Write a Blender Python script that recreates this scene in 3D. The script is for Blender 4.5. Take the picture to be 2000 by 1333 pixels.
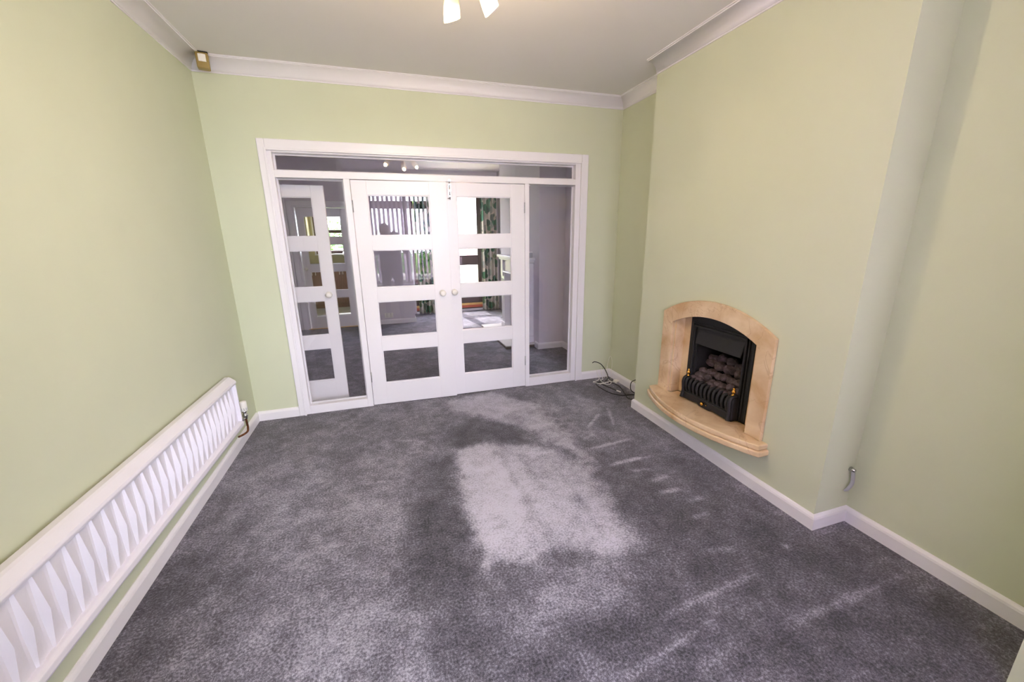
import bpy, bmesh, math, random
import numpy as np
from mathutils import Vector, Matrix, Euler
for o in list(bpy.data.objects): bpy.data.objects.remove(o)
scene = bpy.context.scene
COL = scene.collection
random.seed(7)

# ------------------------------------------------------------------ camera
CAM = Vector((1.16625, -3.69795, 1.53225)); FPX = 779.24
_y, _p, _r = 0.3028, 0.2593, -0.0127
FW = Vector((math.sin(_y)*math.cos(_p), math.cos(_y)*math.cos(_p), -math.sin(_p)))
RT0 = Vector((math.cos(_y), -math.sin(_y), 0)); UP0 = RT0.cross(FW)
RT = RT0*math.cos(_r) + UP0*math.sin(_r); UP = UP0*math.cos(_r) - RT0*math.sin(_r)
cd = bpy.data.cameras.new('camera_view'); cam = bpy.data.objects.new('camera_view', cd); COL.objects.link(cam)
cd.sensor_width = 36; cd.sensor_fit = 'HORIZONTAL'; cd.lens = FPX*36/2000; cd.clip_start = 0.02; cd.clip_end = 300
M = Matrix((RT, UP, -FW)).transposed().to_4x4(); M.translation = CAM
cam.matrix_world = M; scene.camera = cam
def on(px, py, ax, v):
    "photo pixel (2000x1333) to the point where its ray meets the plane axis=v"
    d = FW + RT*((px-1000)/FPX) + UP*((666.5-py)/FPX); i = 'xyz'.index(ax)
    return CAM + d*((v-CAM[i])/d[i])

# ------------------------------------------------------------------ light
SKY = 26.0; SUN = 9.0; EXPOSURE = 0.44; BULB = 10.5
w = bpy.data.worlds.new('sky'); scene.world = w; w.use_nodes = True
nt = w.node_tree; bg = nt.nodes['Background']
tc = nt.nodes.new('ShaderNodeTexCoord'); ns = nt.nodes.new('ShaderNodeTexNoise'); ns.inputs['Scale'].default_value = 2.2
ns.inputs['Detail'].default_value = 5
rp = nt.nodes.new('ShaderNodeValToRGB'); rp.color_ramp.elements[0].position = .42; rp.color_ramp.elements[1].position = .62
rp.color_ramp.elements[0].color = (.72, .77, 1.0, 1); rp.color_ramp.elements[1].color = (.97, .95, 1.0, 1)
nt.links.new(tc.outputs['Generated'], ns.inputs['Vector']); nt.links.new(ns.outputs['Fac'], rp.inputs['Fac'])
nt.links.new(rp.outputs['Color'], bg.inputs['Color']); bg.inputs['Strength'].default_value = SKY
sd = bpy.data.lights.new('sun', 'SUN'); sd.energy = SUN; sd.angle = .02; sd.color = (1, .95, .88)
sun = bpy.data.objects.new('sun', sd); COL.objects.link(sun)
sun.rotation_euler = Vector((.16, -1, -1.35)).to_track_quat('-Z', 'Y').to_euler(); sun.location = (0, 9, 9)
def portal(name, loc, rot, sx, sy):
    l = bpy.data.lights.new(name, 'AREA'); l.shape = 'RECTANGLE'; l.size = sx; l.size_y = sy; l.cycles.is_portal = True
    o = bpy.data.objects.new(name, l); COL.objects.link(o); o.location = loc; o.rotation_euler = rot
portal('bay_window_portal', (1.69, -4.80, 1.60), (math.pi/2, 0, math.pi), 2.1, 2.0)
portal('patio_portal', (2.57, 4.72, 1.33), (0, 0, 0), 1.75, 2.7)
portal('kitchen_portal', (.3, 6.66, 1.62), (math.pi/2, 0, 0), 1.3, .95)
bpy.data.objects['bay_window_portal'].rotation_euler = Vector((0, 1, 0)).to_track_quat('-Z', 'Y').to_euler()
for n in ('patio_portal', 'kitchen_portal'):
    bpy.data.objects[n].rotation_euler = Vector((0, -1, 0)).to_track_quat('-Z', 'Y').to_euler()
vs = scene.view_settings
vs.view_transform = 'Standard'; vs.look = 'None'; vs.gamma = 1; vs.exposure = EXPOSURE; vs.use_curve_mapping = False
scene.cycles.use_denoising = True; scene.cycles.max_bounces = 12; scene.cycles.diffuse_bounces = 6
scene.cycles.transparent_max_bounces = 24; scene.cycles.sample_clamp_indirect = 8; scene.cycles.caustics_reflective = False

# ------------------------------------------------------------------ materials
def lin(r, g, b):
    f = lambda c: c/12.92 if c <= .04045 else ((c+.055)/1.055)**2.4
    return (f(r/255), f(g/255), f(b/255), 1)
MATS = {}
def mat(name, rgb, rough=.5, metal=0, spec=.5, var=.0, vscale=6, bump=0, bscale=60, coat=0, stretch=None):
    m = bpy.data.materials.new(name); m.use_nodes = True; t = m.node_tree; b = t.nodes['Principled BSDF']
    c = lin(*rgb); b.inputs['Base Color'].default_value = c; b.inputs['Roughness'].default_value = rough
    b.inputs['Metallic'].default_value = metal; b.inputs['Specular IOR Level'].default_value = spec
    b.inputs['Coat Weight'].default_value = coat
    g = t.nodes.new('ShaderNodeNewGeometry'); vec = g.outputs['Position']
    if stretch:
        mp = t.nodes.new('ShaderNodeMapping'); mp.inputs['Scale'].default_value = stretch
        t.links.new(vec, mp.inputs['Vector']); vec = mp.outputs['Vector']
    if var:
        n = t.nodes.new('ShaderNodeTexNoise'); n.inputs['Scale'].default_value = vscale; n.inputs['Detail'].default_value = 6
        r = t.nodes.new('ShaderNodeValToRGB'); e = r.color_ramp.elements
        e[0].position = .3; e[1].position = .7
        e[0].color = tuple(max(0, x*(1-var)) for x in c[:3])+(1,); e[1].color = tuple(min(1, x*(1+var)) for x in c[:3])+(1,)
        t.links.new(vec, n.inputs['Vector']); t.links.new(n.outputs['Fac'], r.inputs['Fac']); t.links.new(r.outputs['Color'], b.inputs['Base Color'])
    if bump:
        n = t.nodes.new('ShaderNodeTexNoise'); n.inputs['Scale'].default_value = bscale; n.inputs['Detail'].default_value = 3
        bp = t.nodes.new('ShaderNodeBump'); bp.inputs['Strength'].default_value = bump; bp.inputs['Distance'].default_value = .004
        t.links.new(vec, n.inputs['Vector']); t.links.new(n.outputs['Fac'], bp.inputs['Height']); t.links.new(bp.outputs['Normal'], b.inputs['Normal'])
    MATS[name] = m; return m
mat('wall_green', (205, 210, 185), .75, spec=.25, var=.015, vscale=3, bump=.06, bscale=45)
mat('wall_lilac', (222, 216, 226), .8, spec=.2, var=.015, vscale=3, bump=.05, bscale=45)
mat('ceiling_paint', (226, 224, 224), .85, spec=.15, var=.01, vscale=2)
mat('white_gloss', (236, 234, 240), .32, spec=.5, var=.008, vscale=5)
mat('white_paint', (232, 230, 236), .55, var=.01)
mat('radiator_enamel', (232, 230, 240), .3, spec=.5)
mat('cast_iron', (30, 31, 34), .55, spec=.4, var=.15, vscale=40, bump=.12, bscale=160)
mat('fire_back', (14, 14, 14), .9)
mat('brass', (225, 170, 70), .2, metal=1)
mat('chrome', (205, 205, 210), .12, metal=1)
mat('steel', (190, 190, 195), .3, metal=1)
mat('copper', (120, 78, 50), .4, metal=.8, var=.5, vscale=60)
mat('black_rubber', (22, 22, 24), .5)
mat('white_plastic', (238, 236, 232), .35)
mat('cream_plastic', (196, 184, 132), .45)
mat('gold_plastic', (150, 128, 70), .4)
mat('dark_plastic', (20, 20, 22), .45)
mat('brown_frame', (78, 56, 60), .45, var=.1)
mat('wood_brown', (122, 80, 56), .5, var=.22, vscale=7, stretch=(9, 9, 1))
mat('wood_pale', (226, 186, 118), .5, var=.1)
mat('terracotta', (196, 98, 74), .6, var=.1)
mat('worktop', (62, 66, 68), .3, var=.1, vscale=60)
mat('tile_pale', (222, 222, 232), .25, var=.02)
mat('kitchen_wall', (206, 196, 150), .7)
mat('orange', (232, 90, 40), .4)
mat('skin', (196, 150, 128), .55, var=.04)
mat('shirt', (64, 60, 70), .85, var=.1, vscale=30)
mat('trousers', (40, 42, 54), .85, var=.1, vscale=30)
mat('shoe', (28, 26, 26), .5)
mat('hair', (90, 72, 60), .7)
mat('lawn', (110, 150, 60), .9, var=.3, vscale=4)
mat('leaf', (92, 140, 60), .6, var=.4, vscale=3)
mat('bark', (86, 66, 50), .9, var=.2)
mat('paving', (206, 198, 190), .8, var=.08, vscale=3)
mat('fence_wood', (92, 76, 78), .8, var=.2, vscale=8)
mat('render_white', (232, 228, 224), .7, var=.02)
mat('hearth_edge', (108, 92, 78), .7, var=.2, vscale=30)
mat('grey_plastic', (176, 178, 182), .5)

def glass(name, tint=(1, 1, 1), ior=1.5):
    m = bpy.data.materials.new(name); m.use_nodes = True; t = m.node_tree; t.nodes.clear()
    o = t.nodes.new('ShaderNodeOutputMaterial'); mx = t.nodes.new('ShaderNodeMixShader'); tr = t.nodes.new('ShaderNodeBsdfTransparent')
    gl = t.nodes.new('ShaderNodeBsdfGlossy'); gl.inputs['Roughness'].default_value = 0; fr = t.nodes.new('ShaderNodeFresnel'); fr.inputs['IOR'].default_value = ior
    g = t.nodes.new('ShaderNodeNewGeometry'); mi = t.nodes.new('ShaderNodeMath'); mi.operation = 'MULTIPLY_ADD'   # same reflectance on both faces of the pane
    mi.inputs[1].default_value = 1/ior-ior; mi.inputs[2].default_value = ior
    t.links.new(g.outputs['Backfacing'], mi.inputs[0]); t.links.new(mi.outputs[0], fr.inputs['IOR'])
    tr.inputs['Color'].default_value = (*tint, 1)
    t.links.new(fr.outputs['Fac'], mx.inputs['Fac']); t.links.new(tr.outputs['BSDF'], mx.inputs[1]); t.links.new(gl.outputs['BSDF'], mx.inputs[2])
    t.links.new(mx.outputs['Shader'], o.inputs['Surface']); MATS[name] = m
glass('glass')
def soft(name, rgb, trans, amt):
    m = bpy.data.materials.new(name); m.use_nodes = True; t = m.node_tree; t.nodes.clear()
    o = t.nodes.new('ShaderNodeOutputMaterial'); mx = t.nodes.new('ShaderNodeMixShader'); mx.inputs['Fac'].default_value = amt
    d = t.nodes.new('ShaderNodeBsdfDiffuse'); d.inputs['Color'].default_value = lin(*rgb)
    s = t.nodes.new('ShaderNodeBsdfTranslucent'); s.inputs['Color'].default_value = lin(*trans)
    t.links.new(d.outputs['BSDF'], mx.inputs[1]); t.links.new(s.outputs['BSDF'], mx.inputs[2]); t.links.new(mx.outputs['Shader'], o.inputs['Surface'])
    MATS[name] = m; return m
soft('vane_fabric', (236, 230, 240), (248, 238, 246), .62)
def lamp_glass():
    "lit frosted shade: warm opal glass that glows"
    m = bpy.data.materials.new('lamp_glass'); m.use_nodes = True; t = m.node_tree; b = t.nodes['Principled BSDF']
    b.inputs['Base Color'].default_value = lin(255, 226, 170); b.inputs['Roughness'].default_value = .25
    at = t.nodes.new('ShaderNodeAttribute'); at.attribute_name = 'depth'
    rc_ = t.nodes.new('ShaderNodeValToRGB'); e = rc_.color_ramp.elements; e[0].position = .45; e[0].color = lin(255, 190, 96); e[1].position = .75; e[1].color = (1, .93, .8, 1)
    mr = t.nodes.new('ShaderNodeMapRange'); mr.inputs['From Min'].default_value = .35; mr.inputs['From Max'].default_value = .8; mr.inputs['To Min'].default_value = .36; mr.inputs['To Max'].default_value = 2.2
    t.links.new(at.outputs['Fac'], rc_.inputs['Fac']); t.links.new(at.outputs['Fac'], mr.inputs['Value'])
    t.links.new(rc_.outputs['Color'], b.inputs['Emission Color']); t.links.new(mr.outputs['Result'], b.inputs['Emission Strength'])
    MATS['lamp_glass'] = m
lamp_glass()
def bulb_mat():
    m = bpy.data.materials.new('lamp_bulb'); m.use_nodes = True; b = m.node_tree.nodes['Principled BSDF']
    b.inputs['Emission Color'].default_value = (1, .86, .62, 1); b.inputs['Emission Strength'].default_value = 9
    MATS['lamp_bulb'] = m
bulb_mat()
def marble():
    m = bpy.data.materials.new('marble'); m.use_nodes = True; t = m.node_tree; b = t.nodes['Principled BSDF']
    g = t.nodes.new('ShaderNodeNewGeometry')
    n1 = t.nodes.new('ShaderNodeTexNoise'); n1.inputs['Scale'].default_value = 5; n1.inputs['Detail'].default_value = 8; n1.inputs['Distortion'].default_value = .6
    r1 = t.nodes.new('ShaderNodeValToRGB'); e = r1.color_ramp.elements
    e[0].position = .3; e[0].color = lin(188, 154, 110); e[1].position = .66; e[1].color = lin(222, 200, 166)
    n2 = t.nodes.new('ShaderNodeTexNoise'); n2.inputs['Scale'].default_value = 3.2; n2.inputs['Detail'].default_value = 10; n2.inputs['Distortion'].default_value = 1.6
    r2 = t.nodes.new('ShaderNodeValToRGB'); e = r2.color_ramp.elements
    e[0].position = .485; e[0].color = (0, 0, 0, 1); e[1].position = .5; e[1].color = (.45, .45, .45, 1)
    x = e.new(.515); x.color = (0, 0, 0, 1)
    mx = t.nodes.new('ShaderNodeMixRGB'); mx.inputs['Color2'].default_value = lin(170, 132, 98)
    for n in (n1, n2): t.links.new(g.outputs['Position'], n.inputs['Vector'])
    t.links.new(n1.outputs['Fac'], r1.inputs['Fac']); t.links.new(n2.outputs['Fac'], r2.inputs['Fac'])
    t.links.new(r1.outputs['Color'], mx.inputs['Color1']); t.links.new(r2.outputs['Color'], mx.inputs['Fac'])
    t.links.new(mx.outputs['Color'], b.inputs['Base Color']); b.inputs['Roughness'].default_value = .28; MATS['marble'] = m
marble()
def coal():
    m = mat('coal', (74, 62, 66), .8, var=.55, vscale=22, bump=.5, bscale=90)
coal()
def curtain_mat():
    m = bpy.data.materials.new('leaf_print_fabric'); m.use_nodes = True; t = m.node_tree; b = t.nodes['Principled BSDF']
    uv = t.nodes.new('ShaderNodeUVMap')
    v = t.nodes.new('ShaderNodeTexVoronoi'); v.inputs['Scale'].default_value = 8.0; v.inputs['Randomness'].default_value = .9
    t.links.new(uv.outputs['UV'], v.inputs['Vector'])
    hs = t.nodes.new('ShaderNodeSeparateColor'); t.links.new(v.outputs['Color'], hs.inputs['Color'])
    rc = t.nodes.new('ShaderNodeValToRGB'); rc.color_ramp.interpolation = 'CONSTANT'
    cols = [(0, (186, 186, 172)), (.14, (40, 104, 82)), (.34, (122, 146, 112)), (.46, (26, 84, 68)), (.62, (160, 168, 160)), (.74, (58, 118, 88)), (.9, (96, 112, 108))]
    e = rc.color_ramp.elements
    for i, (p, c) in enumerate(cols):
        x = e[i] if i < 2 else e.new(p)
        x.position = p; x.color = lin(*c)
    t.links.new(hs.outputs['Red'], rc.inputs['Fac'])
    ed = t.nodes.new('ShaderNodeValToRGB'); ed.color_ramp.elements[0].position = .56; ed.color_ramp.elements[1].position = .62
    t.links.new(v.outputs['Distance'], ed.inputs['Fac'])
    mx = t.nodes.new('ShaderNodeMixRGB'); mx.inputs['Color2'].default_value = lin(202, 200, 188)
    t.links.new(ed.outputs['Color'], mx.inputs['Fac']); t.links.new(rc.outputs['Color'], mx.inputs['Color1'])
    t.links.new(mx.outputs['Color'], b.inputs['Base Color']); b.inputs['Roughness'].default_value = .9
    MATS['leaf_print_fabric'] = m
curtain_mat()
def carpet_mat():
    m = bpy.data.materials.new('carpet'); m.use_nodes = True; t = m.node_tree; b = t.nodes['Principled BSDF']
    L = t.links.new; N = t.nodes.new
    g = N('ShaderNodeNewGeometry'); at = N('ShaderNodeAttribute'); at.attribute_name = 'nap'
    f1 = N('ShaderNodeTexNoise'); f1.inputs['Scale'].default_value = 100; f1.inputs['Detail'].default_value = 3; f1.inputs['Roughness'].default_value = .85; f1.inputs['Lacunarity'].default_value = 2.6
    f2 = N('ShaderNodeTexNoise'); f2.inputs['Scale'].default_value = 30; f2.inputs['Detail'].default_value = 4
    for n in (f1, f2): L(g.outputs['Position'], n.inputs['Vector'])
    def math_(op, a, bb):
        n = N('ShaderNodeMath'); n.operation = op
        for i, x in enumerate((a, bb)):
            if isinstance(x, (int, float)): n.inputs[i].default_value = x
            else: L(x, n.inputs[i])
        return n.outputs[0]
    v = math_('ADD', at.outputs['Fac'], math_('MULTIPLY', math_('SUBTRACT', f1.outputs['Fac'], .5), 2.0))
    v = math_('ADD', v, math_('MULTIPLY', math_('SUBTRACT', f2.outputs['Fac'], .5), .35))
    r = N('ShaderNodeValToRGB'); e = r.color_ramp.elements
    e[0].position = 0; e[0].color = lin(40, 38, 45); e[1].position = 1; e[1].color = lin(194, 191, 206)
    x = e.new(.4); x.color = lin(95, 92, 103)
    L(v, r.inputs['Fac']); L(r.outputs['Color'], b.inputs['Base Color'])
    b.inputs['Roughness'].default_value = .95; b.inputs['Specular IOR Level'].default_value = .1
    b.inputs['Sheen Weight'].default_value = .25; b.inputs['Sheen Roughness'].default_value = .5
    bp = N('ShaderNodeBump'); bp.inputs['Strength'].default_value = .6; bp.inputs['Distance'].default_value = .006
    L(f1.outputs['Fac'], bp.inputs['Height']); L(bp.outputs['Normal'], b.inputs['Normal'])
    MATS['carpet'] = m
carpet_mat()
def brick_mat():
    m = bpy.data.materials.new('brickwork'); m.use_nodes = True; t = m.node_tree; b = t.nodes['Principled BSDF']
    g = t.nodes.new('ShaderNodeNewGeometry'); mp = t.nodes.new('ShaderNodeMapping'); mp.inputs['Rotation'].default_value = (math.pi/2, 0, 0)
    k = t.nodes.new('ShaderNodeTexBrick'); k.inputs['Scale'].default_value = 1
    k.inputs['Brick Width'].default_value = .225; k.inputs['Row Height'].default_value = .075; k.inputs['Mortar Size'].default_value = .008
    k.inputs['Color1'].default_value = lin(206, 150, 132); k.inputs['Color2'].default_value = lin(186, 124, 108); k.inputs['Mortar'].default_value = lin(214, 206, 196)
    t.links.new(g.outputs['Position'], mp.inputs['Vector']); t.links.new(mp.outputs['Vector'], k.inputs['Vector'])
    t.links.new(k.outputs['Color'], b.inputs['Base Color']); b.inputs['Roughness'].default_value = .9; MATS['brickwork'] = m
brick_mat()

# ------------------------------------------------------------------ mesh helpers
class MB:
    def __init__(s): s.bm = bmesh.new(); s.sm = False
    def box(s, x0, x1, y0, y1, z0, z1):
        c = [s.bm.verts.new(v) for v in ((x0,y0,z0),(x1,y0,z0),(x1,y1,z0),(x0,y1,z0),(x0,y0,z1),(x1,y0,z1),(x1,y1,z1),(x0,y1,z1))]
        for f in ((3,2,1,0),(4,5,6,7),(0,1,5,4),(1,2,6,5),(2,3,7,6),(3,0,4,7)): s.bm.faces.new([c[i] for i in f])
        return s
    def prism(s, pts, axis, a, b, smooth=False):
        "extrude a closed 2-D outline along an axis from a to b"
        def P(p, t): return (t, p[0], p[1]) if axis == 'x' else (p[0], t, p[1]) if axis == 'y' else (p[0], p[1], t)
        A = [s.bm.verts.new(P(p, a)) for p in pts]; B = [s.bm.verts.new(P(p, b)) for p in pts]; n = len(pts)
        for i in range(n):
            f = s.bm.faces.new((A[i], A[(i+1) % n], B[(i+1) % n], B[i])); f.smooth = smooth
        s.bm.faces.new(A[::-1]); s.bm.faces.new(B); return s
    def band(s, outer, inner, axis, a, b):
        "extruded open strip between two outlines with the same number of points"
        def P(p, t): return (t, p[0], p[1]) if axis == 'x' else (p[0], t, p[1]) if axis == 'y' else (p[0], p[1], t)
        R = [[s.bm.verts.new(P(p, t)) for p in o] for o in (outer, inner) for t in (a, b)]
        oa, ob, ia, ib = R; n = len(outer)
        for i in range(n-1):
            for q in ((oa[i],oa[i+1],ia[i+1],ia[i]), (ob[i],ib[i],ib[i+1],ob[i+1]), (oa[i],ob[i],ob[i+1],oa[i+1]), (ia[i],ia[i+1],ib[i+1],ib[i])): s.bm.faces.new(q)
        for i in (0, n-1): s.bm.faces.new((oa[i], ia[i], ib[i], ob[i]))
        return s
    def lathe(s, prof, mtx=None, n=20, smooth=True):
        "profile (r, h) turned about z, placed by a matrix"
        mtx = mtx or Matrix()
        rings = []
        for r, h in prof:
            rings.append([s.bm.verts.new(mtx @ Vector((r*math.cos(2*math.pi*k/n), r*math.sin(2*math.pi*k/n), h))) for k in range(n)])
        for a, b in zip(rings, rings[1:]):
            for k in range(n):
                f = s.bm.faces.new((a[k], a[(k+1) % n], b[(k+1) % n], b[k])); f.smooth = smooth
        s.bm.faces.new(rings[0][::-1]); s.bm.faces.new(rings[-1]); return s
    def tube(s, pts, r, n=8):
        pts = [Vector(p) for p in pts]; rr = r if isinstance(r, (list, tuple)) else [r]*len(pts); rings = []; prev = None
        for i, p in enumerate(pts):
            t = (pts[min(i+1, len(pts)-1)] - pts[max(i-1, 0)]).normalized()
            if prev is None: a = t.orthogonal().normalized()
            else: a = (prev - t*prev.dot(t)).normalized()
            prev = a; b = t.cross(a)
            rings.append([s.bm.verts.new(p + (a*math.cos(2*math.pi*k/n) + b*math.sin(2*math.pi*k/n))*rr[i]) for k in range(n)])
        for A, B in zip(rings, rings[1:]):
            for k in range(n):
                f = s.bm.faces.new((A[k], A[(k+1) % n], B[(k+1) % n], B[k])); f.smooth = True
        s.bm.faces.new(rings[0][::-1]); s.bm.faces.new(rings[-1]); return s
    def ball(s, c, r, sub=2, sc=(1, 1, 1), smooth=True):
        g = bmesh.ops.create_icosphere(s.bm, subdivisions=sub, radius=1)
        for v in g['verts']: v.co = Vector(c) + Vector((v.co.x*r*sc[0], v.co.y*r*sc[1], v.co.z*r*sc[2]))
        for v in g['verts']:
            for f in v.link_faces: f.smooth = smooth
        return s
    def build(s, name, m, parent=None, bevel=0, seg=2):
        bmesh.ops.recalc_face_normals(s.bm, faces=s.bm.faces)
        me = bpy.data.meshes.new(name); s.bm.to_mesh(me); s.bm.free(); me.materials.append(MATS[m])
        o = bpy.data.objects.new(name, me); COL.objects.link(o)
        if parent is not None: o.parent = parent; o.matrix_parent_inverse = parent.matrix_world.inverted()
        if bevel:
            b = o.modifiers.new('bevel', 'BEVEL'); b.width = bevel; b.segments = seg; b.limit_method = 'ANGLE'; b.angle_limit = .6
        return o
def box(name, m, b, parent=None, bevel=0):
    "box whose origin sits at the middle of its base"
    x0, x1, y0, y1, z0, z1 = b; cx, cy = (x0+x1)/2, (y0+y1)/2
    o = MB().box(x0-cx, x1-cx, y0-cy, y1-cy, 0, z1-z0).build(name, m, None, bevel); o.location = (cx, cy, z0)
    if parent is not None:
        o.parent = parent; o.matrix_parent_inverse = Matrix.Translation(parent.location).inverted() if not any(parent.rotation_euler) else parent.matrix_basis.inverted()
    return o
def tag(o, label=None, cat=None, group=None, kind=None):
    if label: o['label'] = label
    if cat: o['category'] = cat
    if group: o['group'] = group
    if kind: o['kind'] = kind
    return o
def thing(name, label, cat, loc=(0, 0, 0), group=None, kind=None):
    o = bpy.data.objects.new(name, None); COL.objects.link(o); o.location = loc; o.empty_display_size = .1
    bpy.context.view_layer.update(); return tag(o, label, cat, group, kind)
def S(o, label=None):
    o['kind'] = 'structure'
    if label: o['label'] = label
    return o
def smoothpts(pts, k=6):
    P = [Vector(p) for p in pts]; out = []
    for i in range(len(P)-1):
        p0, p1, p2, p3 = P[max(i-1, 0)], P[i], P[i+1], P[min(i+2, len(P)-1)]
        for j in range(k):
            t = j/k
            out.append(.5*((2*p1) + (p2-p0)*t + (2*p0-5*p1+4*p2-p3)*t*t + (3*p1-p0-3*p2+p3)*t**3))
    out.append(P[-1]); return out

# ------------------------------------------------------------------ dimensions (metres)
W = 3.4561; XB = 3.2166; YB1 = -.826; YB2 = -2.4521; ZC = 2.755; YF = -3.22; YW = -4.68
BX0, BX1 = .60, 3.105          # bay opening
SK = .085

# ------------------------------------------------------------------ carpet floor with brushed nap
def make_floor():
    x0, x1, y0, y1, st = -.42, 3.62, -4.72, 4.62, .0125
    nx, ny = int((x1-x0)/st)+1, int((y1-y0)/st)+1
    X, Y = np.meshgrid(np.linspace(x0, x1, nx), np.linspace(y0, y1, ny)); X = X.ravel(); Y = Y.ravel()
    rng = np.random.default_rng(3)
    def noise(sc):
        gx, gy = int((x1-x0)/sc)+3, int((y1-y0)/sc)+3; G = rng.random((gy, gx))
        u = (X-x0)/sc; v = (Y-y0)/sc; i = u.astype(int); j = v.astype(int); fu = u-i; fv = v-j
        fu = fu*fu*(3-2*fu); fv = fv*fv*(3-2*fv)
        return (G[j, i]*(1-fu)+G[j, i+1]*fu)*(1-fv)+(G[j+1, i]*(1-fu)+G[j+1, i+1]*fu)*fv - .5
    nap = .39 + .15*noise(.55) + .15*noise(.17) + .17*noise(.08) + .16*noise(.035)
    wob = .05*noise(.12) + .04*noise(.04) + .03*noise(.022)
    def fl(p): q = on(p[0], p[1], 'z', 0); return (q.x, q.y)
    def sdist(poly):
        P = np.array([fl(p) for p in poly]); d = np.full(X.shape, 1e9); ins = np.zeros(X.shape, bool)
        for a, b in zip(P, np.roll(P, -1, 0)):
            e = b-a; t = np.clip(((X-a[0])*e[0]+(Y-a[1])*e[1])/(e@e), 0, 1)
            d = np.minimum(d, np.hypot(X-a[0]-t*e[0], Y-a[1]-t*e[1]))
            c = ((a[1] > Y) != (b[1] > Y)) & (X < (b[0]-a[0])*(Y-a[1])/(b[1]-a[1]+1e-12)+a[0]); ins ^= c
        return np.where(ins, -d, d)
    def patch(poly, val, sf):
        nonlocal nap
        k = np.clip(.5-(sdist(poly)+wob)/sf, 0, 1); k = k*k*(3-2*k); nap = nap + val*k
    def streak(a, b, wd, val):
        nonlocal nap
        a, b = np.array(fl(a)), np.array(fl(b)); e = b-a; t = np.clip(((X-a[0])*e[0]+(Y-a[1])*e[1])/(e@e), 0, 1)
        d = np.hypot(X-a[0]-t*e[0], Y-a[1]-t*e[1]) + wob*.25
        nap = nap + val*np.exp(-(d/wd)**2)*(.35+.65*np.sin(np.pi*np.clip(t*.8+.1, 0, 1)))
    # the brushed, lighter lanes and the arc swept by the doors
    patch([(893,880),(935,866),(1015,866),(1085,878),(1155,918),(1205,1000),(1245,1060),(1180,1088),(1100,1072),(1040,1086),(945,1100),(920,1010),(900,930)], .40, .14)
    patch([(893,880),(935,866),(960,880),(1010,960),(1035,1060),(1040,1086),(945,1100),(920,1010),(900,930)], .12, .04)
    patch([(868,785),(960,768),(1040,786),(1092,830),(1166,902),(1152,908),(1100,872),(1010,832),(930,812),(880,802)], .36, .12)
    patch([(1040,780),(1110,757),(1180,790),(1160,850),(1120,850),(1080,815)], .12, .1)
    patch([(885,836),(930,818),(1000,832),(1040,868),(1015,874),(960,862),(895,878)], -.16, .08)
    patch([(800,920),(885,890),(910,1000),(935,1110),(955,1333),(830,1333),(800,1100)], -.13, .12)
    patch([(560,930),(800,900),(790,1110),(720,1333),(330,1333),(480,1050)], .07, .35)
    patch([(1050,1108),(1130,1100),(1215,1110),(1225,1190),(1090,1205),(1040,1180)], .16, .10)
    patch([(620,1180),(840,1150),(930,1333),(560,1333)], .10, .25)
    patch([(1040,1300),(1340,1010),(1600,1040),(1990,1240),(1990,1333),(1300,1333)], -.18, .3)
    patch([(1160,900),(1240,850),(1400,930),(1560,1030),(1300,1060),(1220,1000)], -.10, .15)
    for a, b, wd, v in [((1156,876),(1227,859),.014,.4),((1194,909),(1250,894),.018,.4),((1232,899),(1273,891),.014,.3),((1239,921),(1262,917),.02,.4),
        ((1275,939),(1305,931),.02,.4),((1292,962),(1322,955),.016,.4),((1346,978),(1368,973),.018,.35),((1350,1012),(1387,1002),.016,.3),
        ((1228,1322),(1384,1216),.013,.34),((1296,1204),(1476,1122),.016,.28),((1556,1214),(1780,1118),.018,.24),((1528,1064),(1542,1070),.02,.4),
        ((1372,1304),(1444,1260),.028,.22),((1388,1076),(1432,1072),.022,.24),((1148,836),(1170,808),.014,.3),((1188,800),(1198,830),.014,.3),
        ((1140,858),(1158,850),.012,.25),((855,934),(895,928),.012,.25),((710,945),(790,938),.012,.18),((760,860),(830,862),.02,.16),((1590,1042),(1640,1030),.03,.2),
        ((1870,1190),(1900,1205),.012,.2),((1900,1225),(1925,1222),.02,.2),((1760,1240),(1790,1260),.02,.15),((748,862),(758,876),.03,.22),((815,862),(830,868),.03,.16)]:
        streak(a, b, wd, v)
    # thin dark joints between the lanes
    for a, b in [((985,905),(1060,1030)),((1060,1030),(1085,1085)),((1015,890),(1040,925)),((1100,930),(1180,1050))]: streak(a, b, .022, -.14)
    me = bpy.data.meshes.new('floor')
    V = np.stack([X, Y, np.zeros_like(X)], 1).astype(np.float32); idx = np.arange(nx*ny).reshape(ny, nx)
    F = np.stack([idx[:-1, :-1], idx[:-1, 1:], idx[1:, 1:], idx[1:, :-1]], -1).reshape(-1, 4).astype(np.int32)
    me.vertices.add(len(V)); me.vertices.foreach_set('co', V.ravel()); me.loops.add(F.size); me.loops.foreach_set('vertex_index', F.ravel())
    me.polygons.add(len(F)); me.polygons.foreach_set('loop_start', np.arange(0, F.size, 4, dtype=np.int32))
    me.update(calc_edges=True)
    a = me.attributes.new('nap', 'FLOAT', 'POINT'); a.data.foreach_set('value', np.clip(nap, 0, 1.2).astype(np.float32))
    me.materials.append(MATS['carpet']); o = bpy.data.objects.new('floor', me); COL.objects.link(o); S(o, 'dark grey twist pile carpet with paler brushed marks')
make_floor()
S(box('floor_slab', 'paving', (-.7, 3.9, -4.9, 4.75, -.15, -.004)))

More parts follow.
